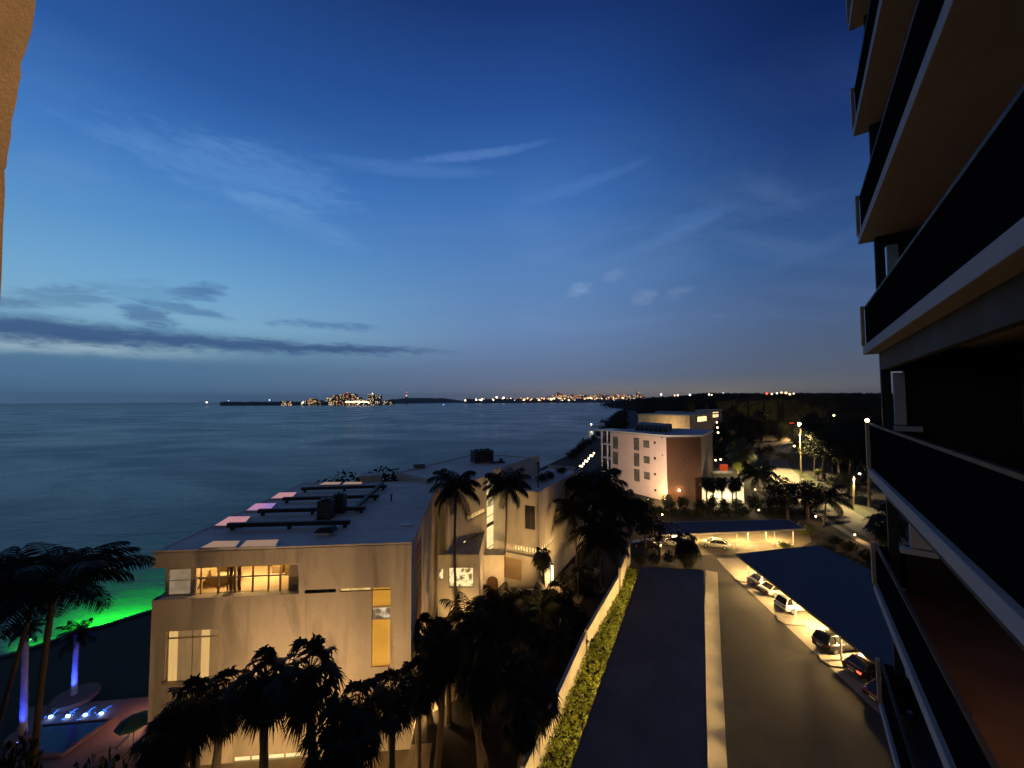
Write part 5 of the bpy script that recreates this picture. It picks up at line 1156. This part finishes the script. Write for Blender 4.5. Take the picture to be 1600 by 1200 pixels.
for x, y in ((79, 1122), (106, 1121), (133, 1119), (158, 1117)):
    b_ = G(x, y, ZD + .06); tip = G(x + 17, y - 14, ZD + .06); mb = MB(); pts_ = [b_.lerp(tip, k / 8) + Vector((0, 0, 1.0 * 4 * (k / 8) * (1 - k / 8) * .16)) for k in range(9)]
    mb.tube(pts_, [.05, .04, .035, .03, .025, .02, .018, .015, .01], 6); 
    for k in range(16): q = b_ + Vector((random.gauss(0, .16), random.gauss(0, .16), abs(random.gauss(0, .1)))); mb.ball(q, .04, 5, 4)
    o = mb.build('water_jet', E_jet, pt); mb = MB(); mb.ball(b_ + Vector((0, 0, .1)), .12, 8, 6, (1.3, .8, .8)); mb.build('jet_core', E_core, o)
    light('jet_light', o, b_ + Vector((0, 0, .35)), 16, (.03, .16, 1.0), .1)
# blue lit palms in planters
def blue_palm(x, y, xb, yb, r, label, wt):
    b_ = G(xb, yb, ZD); Y = b_.y; palm('coco', x, y, Y, r, label, base=(b_.x, b_.y), gz=ZD, thick=1.25, seed=0, tm=mat('pale palm trunk', (.42, .38, .36), .9, .3, 2.5, bump=.6))
    t = thing('palm_uplight', 'small blue uplight at the foot of the ' + ('straight palm on the round planter' if 'straight' in label else 'thin palm left of the big dark one'), 'uplight', b_ + Vector((.5, -.7, 0)))
    c = b_ + Vector((.5, -.7, 0)); g = MB(); g.cyl(c, .12, .18, 10); g.build('housing', M_steel, t); g = MB(); g.cyl((c.x, c.y, c.z + .185), .09, .02, 10); g.build('lens', emit('blue lens', (.15, .2, 1), 8), t)
    light('blue_spot', t, c + Vector((0, 0, .3)), wt * 3, (.025, .06, 1.0), .08, 'SPOT', AT(x, y - 4, Y), 70, .7)
blue_palm(120, 992, 115, 1090, 30, 'blue lit palm with pale straight trunk on the round planter', 900)
blue_palm(40, 985, 36, 1150, 24, 'blue lit palm with thin trunk left of the big dark palm', 450)
b_ = G(118, 1091, ZD); mb = MB(); mb.cyl((b_.x, b_.y, ZD + .001), 1.5, .28, 28, 1.42); tag(mb.build('planter', M_deck, loc=b_), 'round paved planter under the blue lit straight palm', 'planter')
mb = MB(); b2_ = G(36, 1151, ZD); mb.cyl((b2_.x, b2_.y, ZD + .001), .9, .25, 24, .85); tag(mb.build('planter', M_deck, loc=b2_), 'smaller round planter under the thin blue lit palm', 'planter')
b7 = G(216, 1128, ZD); t = thing('garden_lamp', 'added low garden lamp on the pinkish deck against the cream house', 'garden lamp', b7); g = MB(); g.cyl(b7, .05, .6, 8); g.cyl((b7.x, b7.y, ZD + .6), .14, .05, 10); g.build('stem', M_steel, t); light('garden_light', t, (b7.x, b7.y, ZD + .9), 150, (1, .52, .30), .15)  # lamp added to brighten the deck by the house corner
p = G(208, 1172, ZD); t = thing('umbrella', 'green parasol standing on the pinkish deck by the house corner', 'umbrella', p)
mb = MB(); mb.cyl((p.x, p.y, ZD), .03, 2.2, 8); mb.cyl((p.x, p.y, ZD), .25, .07, 14); mb.build('pole', M_steel, t)
mb = MB(); c = Vector((p.x, p.y, ZD + 2.45)); ring = [Vector((p.x + 1.0 * cos(k * pi / 4), p.y + 1.0 * sin(k * pi / 4), ZD + 1.95)) for k in range(8)]
for k in range(8): mb.tri(c, ring[k], ring[(k + 1) % 8]); a, b3 = ring[k], ring[(k + 1) % 8]; mb.quad(a, a - Vector((0, 0, .16)), b3 - Vector((0, 0, .16)), b3)
mb.build('canopy', mat('green canvas', (.03, .09, .07), .9, .15, 2), t)
for i, (x, y) in enumerate(((196, 1180), (168, 1175))):
    p = G(x, y, ZD); t = thing('lounge_chair', ['deck lounger beside the green parasol', 'deck lounger between the pool and the green parasol'][i], 'lounger', p, .5)
    g = MB(); g.box((0, 0, .32), (1.3, .6, .06)); part('seat', g.mesh('seat', M_deck), t); g = MB(); g.hexa([(.65, -.3, .3), (1.2, -.3, .75), (1.2, .3, .75), (.65, .3, .3), (.62, -.3, .36), (1.17, -.3, .8), (1.17, .3, .8), (.62, .3, .36)]); part('backrest', g.mesh('backrest', M_deck), t)
    for a, b3 in ((-.55, .25), (-.55, -.25), (.55, .25), (.55, -.25)): g = MB(); g.box((a, b3, .145), (.05, .05, .29)); part('leg', g.mesh('leg', M_steel), t)
# green lamp at the seawall
d = (W2 - W1).normalized(); n = Vector((-d.y, d.x, 0))
for k, wt in ((.16, 4000), (.55, 34000)):
    c = W1 + d * (W2 - W1).length * k + n * 1.3; c.z = .55
    t = thing('dock_light', ['green dock light on the seawall behind the blue lit palm', 'green dock light on the seawall nearer the cream house'][k > .4], 'dock light', c)
    g = MB(); g.box((c.x, c.y, c.z + .1), (.22, .22, .3), .7); g.build('housing', M_steel, t); g = MB(); g.ball(c - Vector((0, 0, .1)), .09, 8, 6); g.build('lens', emit('green lens', (.1, 1, .1), 6), t)
    light('green_light', t, c + n * .6 - Vector((0, 0, .3)), wt * 3, (.03, 1.0, .015), .2, 'SPOT', c + n * 3.2 + Vector((0, 0, -2.0)) + d * (0 if wt < 2000 else 2), 128, .5)

# ------------------------------------------------------------------ street lamp, poles, garden lamps
b_ = G(1252, 742); Y = b_.y; top = AT(1252, 668, Y); t = thing('street_lamp', 'tall wooden street lamp glowing over the curving road', 'street lamp', b_)
mb = MB(); mb.tube([b_, b_ + Vector((0, 0, top.z))], [.22, .16], 10); mb.build('pole', M_wood, t)
mb = MB(); hd_ = AT(1249, 662, Y - 1.5); mb.tube([(b_.x, b_.y, top.z - .8), (b_.x - .3, b_.y - .8, top.z + .6), hd_], [.06, .05, .05], 6); mb.build('arm', M_grey_metal, t)
mb = MB(); mb.ball(hd_, .42, 12, 8, (1, 1.2, .7)); mb.build('lamp_head', emit('street lamp glow', (1, .88, .6), 60), t)
light('street_light', t, hd_ - Vector((.4, .4, .9)), 110000, (1, .74, .32), .4, 'SPOT', hd_ + Vector((-3, -3, -16)), 118, .4)
def pole(xt, yt, xb, yb, label, r=.2):
    b_ = G(xb, yb); tp = AT(xt, yt, b_.y); t = thing('utility_pole', label, 'pole', b_); mb = MB(); mb.tube([b_, tp], [r * 1.15, r * .85], 10); mb.build('pole', M_wood, t); return t, b_, tp
t, b1, p1 = pole(1358, 690, 1358, 792, 'tall weathered utility pole beside the tower', .26)
mb = MB(); mb.box((p1.x, p1.y, p1.z - .6), (1.8, .12, .14), .8); mb.box((p1.x - .3, p1.y - .3, p1.z - 2.2), (.4, .4, .9)); mb.build('crossarm', M_wood, t)
t, b2_, p2 = pole(1333, 743, 1331, 791, 'short pale utility pole with a lamp, left of the tall one', .36)
mb = MB(); mb.tube([p2 - Vector((0, 0, .4)), p2.lerp(p1, .5) - Vector((0, 0, .8)), Vector((p1.x, p1.y, AT(1358, 754, p1.y).z))], .03, 5); g = MB(); g.tube([p2, p2 + Vector((.9, -.5, .5))], .05, 6); g.build('arm', M_grey_metal, t); g = MB(); g.ball(p2 + Vector((1.0, -.6, .5)), .22, 10, 8, (1, 1, .6)); g.build('lamp_head', E_white, t); light('pole_light', t, p2 + Vector((.6, -.95, -.1)), 15000, (1, .74, .32), .3, 'SPOT', p2 + Vector((-4, -1.5, -7)), 112, .5)
tag(mb.build('cable', M_grey_metal, loc=p2), 'pale cable running from the short pole to the tall pole', 'cable')
def garden_lamp(x, y, wt, label, h=.9, col=WARM):
    b_ = G(x, y + 7); t = thing('garden_lamp', label, 'garden lamp', b_); g = MB(); g.cyl(b_, .05, h, 8); g.cyl((b_.x, b_.y, h + .32), .2, .06, 12, .05); g.build('stem', M_steel, t)
    g = MB(); g.ball((b_.x, b_.y, h + .16), .13, 10, 8); g.build('globe', emit('garden lamp globe', (1, .70, .32), 18), t); light('garden_light', t, (b_.x - .1, b_.y - .45, h + .35), wt, col, .15)
garden_lamp(1275, 808, 130, 'garden lamp at the foot of the leaning road palm')
garden_lamp(1336, 838, 220, 'bright orange garden lamp on the verge beside the wide carport')
garden_lamp(1102, 778, 60, 'garden lamp at the left end of the lit terrace wall'); garden_lamp(1066, 770, 60, 'garden lamp before the rust brown wall')
garden_lamp(1180, 766, 90, 'garden lamp right of the lit terrace wall', 1.2, COOLW); garden_lamp(1186, 800, 40, 'garden lamp in the dark belt of bushes', 1.2, COOLW)
for x, y, wt, l in ((1013, 780, 90, 'garden lamp at the pink building behind the palm clump'), (1035, 805, 30, 'garden lamp on the sandy strip behind the carport')): garden_lamp(x, y, wt, l)
# lamps round the cream house
for i, (x, Yl, z, wt, l) in enumerate(((-17.5, 22.6, .45, 1, 'garden floodlight on the forecourt below the curtained window'), (-13.0, 22.8, .45, 1, 'garden floodlight on the forecourt in the middle of the cream front'), (-8.8, 23.2, .45, 1, 'garden floodlight on the forecourt below the tall amber window'), (-21.5, 22.0, .45, .8, 'garden floodlight at the left end of the forecourt'))):
    t = thing('floodlight', l, 'floodlight', (x, Yl, 0), 0, 'floodlights on the forecourt'); g = MB(); g.box((x, Yl, .3), (.4, .3, .3), .2); g.cyl((x, Yl, 0), .04, .2, 8); g.build('housing', M_steel, t); g = MB(); g.box((x, Yl + .16, .34), (.34, .03, .22), 0); g.build('lens', emit('floodlight lens', (1, .8, .35), 60), t)
    light('flood_light', t, (x, Yl + .35, .6), 1500 * wt, (1, .61, .29), .2, 'SPOT', (x + .3, 28, 13.5), 85, 1.0); light('flood_light', t, (x, Yl + .3, .7), 420 * wt, WARM, .2)
t = thing('floodlight', 'garden floodlight out in front of the palms, throwing their shadows on the cream wall', 'floodlight', (-12.5, 17.0, 0), 0, 'floodlights on the forecourt'); g = MB(); g.box((-12.5, 17, .3), (.4, .3, .3), .1); g.cyl((-12.5, 17, 0), .04, .2, 8); g.build('housing', M_steel, t); g = MB(); g.box((-12.5, 17.16, .34), (.34, .03, .22)); g.build('lens', emit('floodlight lens', (1, .8, .35), 60), t)
light('flood_light', t, (-12.5, 17.4, .6), 1800, (1, .58, .26), .08, 'SPOT', (-14, 27, 9.5), 75, .6)
for x, y, z, l in ((690, 1110, 2.2, 'large round glowing wall lamp low on the right side of the cream house'), (656, 1128, 1.5, 'glowing entrance lamp left of the round one')):
    s, zz = wr.px(x, y, .25); c = wr.p(s, max(zz, .6), .25); t = thing('wall_lamp', l, 'wall lamp', c); g = MB(); g.ball(c, .34, 12, 8); g.build('globe', emit('wall lamp globe', (1, .74, .36), 4), t); g = MB(); wr.box(g, s - .1, s + .1, max(zz, .6) - .1, max(zz, .6) + .1, .002, .1); g.build('bracket', M_steel, t)
    light('wall_light', t, c + wr.n * .6, 420, WARM, .2)
# lamp posts; the first three are added to wash the white house fronts
def lamp_post(x, Yl, h, wt, label, tgt=None, ang=100, col=WARM, gz=0.0):
    t = thing('lamp_post', label, 'lamp post', (x, Yl, gz)); g = MB(); g.tube([(x, Yl, gz), (x, Yl, h)], [.09, .06], 8); g.build('pole', M_steel, t); g = MB(); g.cyl((x, Yl, h), .2, .3, 12, .12); g.build('lamp_head', M_steel, t)
    if tgt is None: light('post_light', t, (x, Yl, h + .5), wt, col, .3)
    else: light('post_light', t, (x, Yl + .4, h + .4), wt, col, .5, 'SPOT', tgt, ang, .9)
lamp_post(4.5, 38.5, 3.4, 1500, 'added lamp post in the dark grove by the white wall', (-3, 50, 8), 110)
lamp_post(-1.0, 43.0, 3.0, 1700, 'added lamp post in the courtyard before the stair window', (-2, 53, 8), 120)
lamp_post(8.2, 49.5, 3.0, 1600, 'added lamp post beside the angular white house under the palms', (5.5, 54, 8), 120)
t = thing('floodlight', 'yellow floodlight under the lit palm behind the terrace', 'floodlight', G(1154, 752)); b8 = G(1154, 752); g = MB(); g.box((b8.x, b8.y, .3), (.5, .4, .4)); g.cyl((b8.x, b8.y, 0), .06, .2, 8); g.build('housing', M_steel, t); light('palm_light', t, (b8.x, b8.y - .4, .8), 2600, (1, .78, .25), .2, 'SPOT', AT(1157, 706, b8.y + 6), 80, .8)
# lot light that reaches the pink building
lamp_post(33.0, 82.0, 4.2, 17000, 'lamp post on the sandy strip before the pink building', (33, 105, 11), 110, (1, .72, .48))
# string lights on the walk beyond the white house
sl = thing('string_lights', 'string of small warm lights along the walk between white house and pink building', 'string lights', G(905, 738)); 
for k in range(11):
    c = AT(901 + k * 2.7, 737 - k * 2.75 - (k % 3) * 1.5, 78 + k * 2.5); g = MB(); g.ball(c, .22, 8, 6); g.build('bulb', E_warm, sl)
    if k % 3 == 1: light('string_light', sl, c + Vector((0, -.6, .3)), 60, WARM, .15)
g = MB(); g.tube([AT(901 + k * 2.7, 735.5 - k * 2.75 - (k % 3) * 1.5, 78 + k * 2.5) for k in range(11)], .03, 4); g.build('wire', M_steel, sl)
g = MB(); a, b3 = B(20.5, 6.6), AT(928, 716, 108); b3.z = 0; a.z = 0; wk = Wall(a, b3); wk.box(g, 0, wk.L, 0, 1.5, -.2, 0); wk.box(g, -.1, wk.L, 1.502, 1.62, -.25, .05); tag(g.build('garden_wall', M_stucco2, loc=a), 'low lit garden wall running from the white house towards the bay', 'wall')

# ------------------------------------------------------------------ docks
for i, (x0, y0, x1, y1, l) in enumerate(((940, 688, 907, 687, 'dark dock reaching into the bay left of the pink building, nearest'), (950, 664, 925, 667, 'dark dock beside the lamp standing in the bay'), (962, 655, 938, 655, 'farthest dark dock in the bay'), (935, 704, 886, 716, 'low dark jetty at the planted bank'))):
    a, b3 = G(x0, y0, -.4), G(x1, y1, -.4); t = thing('dock', l, 'dock', a, 0, 'docks on the bay'); wv_ = Wall(a, b3); g = MB(); wv_.box(g, 0, wv_.L, -.75, -.4, -1.2, 1.2); g.build('deck', M_dock, t)
    for k in range(4):
        for dd in (-1.25, 1.25): g = MB(); q = wv_.p(wv_.L * (k + .5) / 4, 0, dd); g.cyl((q.x, q.y, -3), .2, 4.0, 8); g.build('piling', M_dock, t)
b_ = G(924, 672, ZW); t = thing('channel_lamp', 'white lamp on a post standing in the bay by the docks', 'lamp', b_); h = AT(924, 663, b_.y); g = MB(); g.tube([(b_.x, b_.y, -3), (b_.x, b_.y, h.z)], .14, 8); g.build('post', M_dock, t); g = MB(); g.ball((b_.x, b_.y, h.z), .5, 10, 8); g.build('lamp_head', E_white, t)
light('channel_light', t, (b_.x, b_.y - .9, h.z + .3), 900, COOLW, .3)
a = G(944, 664, -.4); g = MB(); g.prism([(a.x - 4, a.y - 3), (a.x + 4, a.y - 3), (a.x + 4, a.y + 3), (a.x - 4, a.y + 3)], 2.2, 2.5)
for x in (-3.6, 3.6):
    for y in (-2.6, 2.6): g.cyl((a.x + x, a.y + y, -3), .16, 5.2, 6)
g.hexa([(a.x - 4.3, a.y - 3.3, 2.501), (a.x + 4.3, a.y - 3.3, 2.501), (a.x + 4.3, a.y + 3.3, 2.501), (a.x - 4.3, a.y + 3.3, 2.501), (a.x - 3, a.y - .2, 4.3), (a.x + 3, a.y - .2, 4.3), (a.x + 3, a.y + .2, 4.3), (a.x - 3, a.y + .2, 4.3)])
tag(g.build('boat_shelter', M_dock, loc=a), 'dark roofed boat shelter among the docks', 'boat shelter')

# ------------------------------------------------------------------ far shore, islands, city
M_far = mat('far dark land', (0.022, 0.030, 0.036), .95, .3, .01)  # colour lifted towards blue to stand in for haze
M_fb = mat('far building wall', (0.10, 0.09, 0.085), .9, .2, .05)
def island(name, pts_, h): mb = MB(); mb.prism([tuple(p.xy) for p in pts_], -3, h); return structure(name, mb, M_far)
def gp(x, y): return G(x, y, ZW)
island('far_shore', [gp(330, 630.2), gp(520, 630.8), gp(610, 631.0), gp(720, 629.3), gp(760, 628.0), gp(860, 626.9), gp(960, 627.5), Vector((5200, 9000, 0)), Vector((-3000, 12000, 0))], .4)
# mangrove tree line on the island
def treeline(x0, x1, Yf, topf, n, name, label):
    mb = MB(); R3 = random.Random(x0)
    for i in range(n):
        x = R3.uniform(x0, x1); Y = Yf(x); p = AT(x, topf(x) + R3.uniform(0, 2.2), Y); s = Y / F
        for k in range(8):
            c = Vector((p.x + R3.gauss(0, 1.6 * s), p.y + R3.uniform(-5, 5), max(.5, p.z - abs(R3.gauss(0, 1.6)) * s))); d = Vector((R3.uniform(.5, 1.4), 0, R3.uniform(-.3, .3))) * s; e = Vector((R3.uniform(-.3, .3), .3, R3.uniform(.4, 1))) * s; mb.quad(c - d, c - e, c + d, c + e)
        mb.quad((p.x - 2 * s, p.y, p.z - s), (p.x + 2 * s, p.y, p.z - s), (p.x + 2 * s, p.y, -1.5), (p.x - 2 * s, p.y, -1.5))
    o = mb.build(name, M_far); tag(o, label, 'trees', kind='stuff')
def ef(x, pts_):
    for (a, ya), (b3, yb) in zip(pts_, pts_[1:]):
        if a <= x <= b3: return ya + (yb - ya) * (x - a) / (b3 - a)
    return pts_[-1][1]
treeline(608, 728, lambda x: gp(x, 630.6 - (x - 608) * .012).y, lambda x: ef(x, ((608, 624), (640, 621.5), (690, 621.8), (728, 627))), 260, 'mangrove', 'dark mangrove trees on the low island in the bay')
treeline(346, 402, lambda x: 2900, lambda x: 627.6, 90, 'mangrove', 'low dark tree strip on the bay horizon, far left')
treeline(402, 520, lambda x: 2850, lambda x: 627.4, 150, 'mangrove', 'dark trees left of the lit island buildings')
treeline(728, 990, lambda x: 4300, lambda x: 622.8, 420, 'shore_trees', 'dark trees along the far city shore')
E_city = [emit('city light amber', (1, .62, .25), 3.6), emit('city light white', (1, .86, .62), 4.2), emit('city light orange', (1, .42, .16), 2.8), emit('city light red', (1, .12, .10), 1.6), emit('city light cool', (.7, .85, 1), 2.0)]
E_bright = emit('city light bright amber', (1, .74, .34), 7)
RC = random.Random(11)
def far_block(x, w_, ytop, Y, label, group, lit=.5, cols=(0, 1, 2), yb=628):
    c = AT(x, ytop, Y); s = Y / F; hw = w_ * s / 2; t = thing('distant_building', label, 'building', (c.x, c.y, 0), 0, group)
    mb = MB(); h = max(c.z, 4); mb.hexa([(c.x - hw, c.y, 0), (c.x + hw, c.y, 0), (c.x + hw, c.y + hw * 1.4 + 4, 0), (c.x - hw, c.y + hw * 1.4 + 4, 0), (c.x - hw, c.y, h), (c.x + hw, c.y, h), (c.x + hw, c.y + hw * 1.4 + 4, h), (c.x - hw, c.y + hw * 1.4 + 4, h)])
    mb.box((c.x, c.y + hw * .7, h + .02 * h), (hw * .8, hw * .6, .04 * h)); mb.build('wall', M_fb, t)
    nx = max(2, int(w_ * 1.1)); nz = max(2, int(h / s * .8)); per = {}
    for i in range(nx):
        for j in range(nz):
            if RC.random() > lit: continue
            k = RC.choice(cols); m = per.setdefault(k, MB()); x0 = c.x - hw + 2 * hw * (i + .2) / nx; x1 = x0 + 2 * hw * .55 / nx; z0 = h * (j + .25) / nz; z1 = z0 + h * .42 / nz
            m.quad((x0, c.y - .15, z0), (x1, c.y - .15, z0), (x1, c.y - .15, z1), (x0, c.y - .15, z1))
    for k, m in per.items(): m.build('windows', E_city[k], t)
    return t
gI = 'lit buildings on the bay island'
for x, w_, yt, l, cols, lit in ((515, 9, 620.5, 'leftmost lit condo of the island cluster', (0, 1), .55), (525, 9, 617.5, 'lit island condo left of the red topped one', (0, 2), .5), (534, 9, 616.5, 'island condo with pinkish lights, left of the tallest', (2, 0), .5), (543, 9, 614.8, 'tallest island condo with a red light row on top', (3, 2, 0), .55), (553, 8, 616.0, 'island condo right of the red topped one', (0, 1, 2), .5), (561, 7, 621, 'lower lit block above the bright island quay', (0, 1), .6), (580, 10, 616.0, 'square dark condo with white crown lights on the island', (1, 2), .3), (590, 9, 617.5, 'right half of the dark condo pair on the island', (1, 0), .3),
                                (485, 9, 622.5, 'low lit building left of the island cluster', (0, 2), .5), (492, 6, 624, 'small lit house right of the low lit building, far left of the cluster', (0,), .6), (474, 7, 626, 'small bright waterfront house on the island', (1,), .5), (444, 8, 626.5, 'amber lit waterfront houses at the left end of the island', (0, 1), .6), (453, 6, 627, 'small orange lit house at the left end of the island', (2, 0), .6), (602, 7, 625.5, 'low lit house at the right end of the island cluster', (1, 2), .5), (612, 6, 626.5, 'small lit house next to the mangroves', (0, 2), .5), (500, 6, 625.5, 'low amber block in the middle left of the island', (0, 2), .5), (570, 6, 624.5, 'low lit block between quay and dark condo pair', (0, 1), .5)):
    far_block(x, w_, yt, 2560 + RC.uniform(-40, 60), l, gI, lit * .55, cols)
gQ = 'bright lamps along the island quay'; ql = None
def glint(x, y, Y, r, m, label, group, cat='lamp', name='shore_lamp'):
    global GM
    c = AT(x, y, Y); key = (m.name,)
    if key not in GM: k = MB(); k.ball((0, 0, 0), 1, 8, 6); GM[key] = k.mesh('shore_lamp', m)
    o = bpy.data.objects.new(name, GM[key]); COL.objects.link(o); o.location = c; o.scale = (r * Y / F,) * 3; tag(o, label, cat, group); return o
GM = {}
for k in range(13): glint(541 + k * 2.9, 628.2 + RC.uniform(-.8, .8), 2480, 1.15, E_bright, 'bright amber quay lamp below the island condos', gQ)
for x, y, r, m, l in ((323, 628.6, 1.1, E_city[1], 'lone white light on the bay horizon at the far left'), (421, 625, 1.0, E_city[4], 'cool white light left of the island houses'), (357, 626, .7, E_city[4], 'faint cool light above the low tree strip'), (473, 629, 1.2, E_city[1], 'white waterfront light before the small bright house'), (693, 632.6, 1.3, emit('blue buoy light', (.2, .3, 1), 2), 'small blue light on the water before the mangroves'), (543, 613.6, 1.0, E_city[3], 'red light on top of the tallest island condo'), (582, 615, .9, E_city[1], 'white light on top of the dark island condo'), (727, 625.6, 1.3, E_city[1], 'white light at the right tip of the mangrove island'), (635, 618, 1.0, E_city[2], 'orange light on the slim mast'), (635, 613, .8, E_city[3], 'red beacon on the slim mast')):
    glint(x, y, 2450, r, m, l, None)
a = AT(635, 612.5, 2600); g = MB(); g.tube([(a.x, a.y, 0), (a.x, a.y, a.z)], [4, 1.5], 6); g.box((a.x, a.y, a.z * .55), (12, 8, 6)); tag(g.build('mast', M_fb, loc=(a.x, a.y, 0)), 'slim far mast rising above the mangrove island', 'mast')
# city on the right of the bay
gC = 'lit buildings of the far city'; gL = 'lights of the far city waterfront'
tall = [(858, 620, 6), (866, 618, 5), (872, 614.5, 7), (879, 616, 6), (886, 618, 6), (893, 617.5, 6), (900, 618.5, 6), (907, 617, 6), (914, 618.5, 6), (921, 618, 6), (928, 617.8, 6), (936, 615.2, 4), (942, 617.6, 6), (949, 618.5, 6), (957, 617.5, 6), (965, 617, 6), (973, 616.8, 7), (981, 618, 6), (990, 617.4, 5), (997, 613.5, 4), (1003, 618, 6), (848, 622, 6), (838, 622.5, 6), (820, 623, 6), (788, 622.5, 6), (773, 622.8, 6), (806, 623, 7)]
for x, yt, w_ in tall:
    far_block(x, w_, yt - .6, 4700 + RC.uniform(-100, 200), 'small lit building in the skyline of the far city', gC, .5, (0, 0, 1, 2, 2, 3) if x > 850 else (0, 1))
for i in range(64):
    x = RC.uniform(745, 1000) if i < 44 else RC.uniform(858, 1000); y = RC.uniform(621, 625.5) if x > 850 else RC.uniform(622, 625.5)
    glint(x, y, 4150, RC.choice((.5, .7, .7, .9, 1.2)), RC.choice(E_city[:3] + [E_city[1], E_city[0]]), 'one of the small lights along the far city waterfront', gL)
for x, y in ((819, 624.5), (842, 624.8), (776, 621), (787, 621.5), (744, 624.5), (752, 625), (861, 624)): glint(x, y, 4050, 1.5, E_city[1 if x < 800 else 0], 'one of the brighter lights along the far city waterfront', 'brighter lights of the far waterfront')
gH = 'lights above the far wood'
for x, y, r, k in ((1033, 617, 1.3, 1), (1054, 618.5, 1.0, 0), (1059, 618.2, 1.2, 1), (1078, 617.5, 1.5, 4), (1108, 617, 1.1, 1), (1112, 617.5, .8, 1), (1198, 615.5, 1.6, 3), (1206, 616, 1.2, 0), (1214, 615, 1.1, 1), (1221, 614, 1.2, 0), (1228, 614.5, 1.5, 0), (1234, 616.5, 1.4, 0), (1130, 614.5, .7, 4), (1240, 615.5, .9, 1)):
    glint(x, y - .6, 262, r * 1.15, E_city[k], 'distant light showing just above the dark wood', gH)
for x, y, Y, l in ((1303, 649, 150, 'small white lamp in the dark wood, far right'), (1241, 697, 128, 'small lamp over the bright bush at the road curve'), (1120, 660, 150, 'lamp right of the bright windows, upper'), (1121, 668, 150, 'lamp right of the bright windows, lower'), (1122, 676, 150, 'lamp right of the bright windows, bottom'), (1118, 719, 105, 'lamp left of the red cabinet'), (1126, 718, 105, 'lamp on the post beside the red cabinet')):
    glint(x, y, Y, 1.4 if x != 1120 else 1.2, E_bright, l, None)
# houses and lights up the road
rc_ = AT(1237, 661, 190); t = thing('red_sign', 'glowing red sign panel up the road left of the street lamp', 'sign', (rc_.x, rc_.y, 0)); g = MB(); g.box((rc_.x, rc_.y, rc_.z), (2.0, .3, .6)); g.build('panel', emit('red lit sign', (1, .05, .03), .7), t); g = MB(); g.cyl((rc_.x, rc_.y + .3, 0), .1, rc_.z, 8); g.build('post', M_steel, t)
b9 = G(1252, 688); t = thing('street_lamp', 'second street lamp farther up the road behind the red sign', 'street lamp', b9); g = MB(); g.tube([b9, b9 + Vector((0, 0, 9))], [.18, .12], 8); g.build('pole', M_wood, t); g = MB(); g.ball(b9 + Vector((-1, 0, 9)), .4, 10, 8); g.build('lamp_head', emit('street lamp glow', (1, .88, .6), 60), t); g = MB(); g.tube([b9 + Vector((0, 0, 8.8)), b9 + Vector((-1, 0, 9.2))], .05, 5); g.build('arm', M_grey_metal, t)
light('road_light', t, b9 + Vector((-1.4, -.3, 8.2)), 45000, SODIUM, .5)
# ------------------------------------------------------------------ the air of a humid evening
hz = MB(); hz.hexa([(-9000, -700, -4.2), (9000, -700, -4.2), (9000, 13000, -4.2), (-9000, 13000, -4.2), (-9000, -700, 215), (9000, -700, 215), (9000, 13000, 215), (-9000, 13000, 215)])
hm = bpy.data.materials.new('evening haze'); hm.use_nodes = True; th = NT(hm.node_tree); th.n.remove(th.n['Principled BSDF'])
pv = th.n.new('ShaderNodeVolumePrincipled'); pv.inputs['Color'].default_value = (.78, .84, .92, 1); pv.inputs['Density'].default_value = 0.00006; pv.inputs['Anisotropy'].default_value = 0.2
th.l.new(pv.outputs[0], th.n['Material Output'].inputs['Volume'])
o = hz.build('haze', hm); tag(o, 'thin evening haze over the bay and the far city', 'haze', kind='stuff')
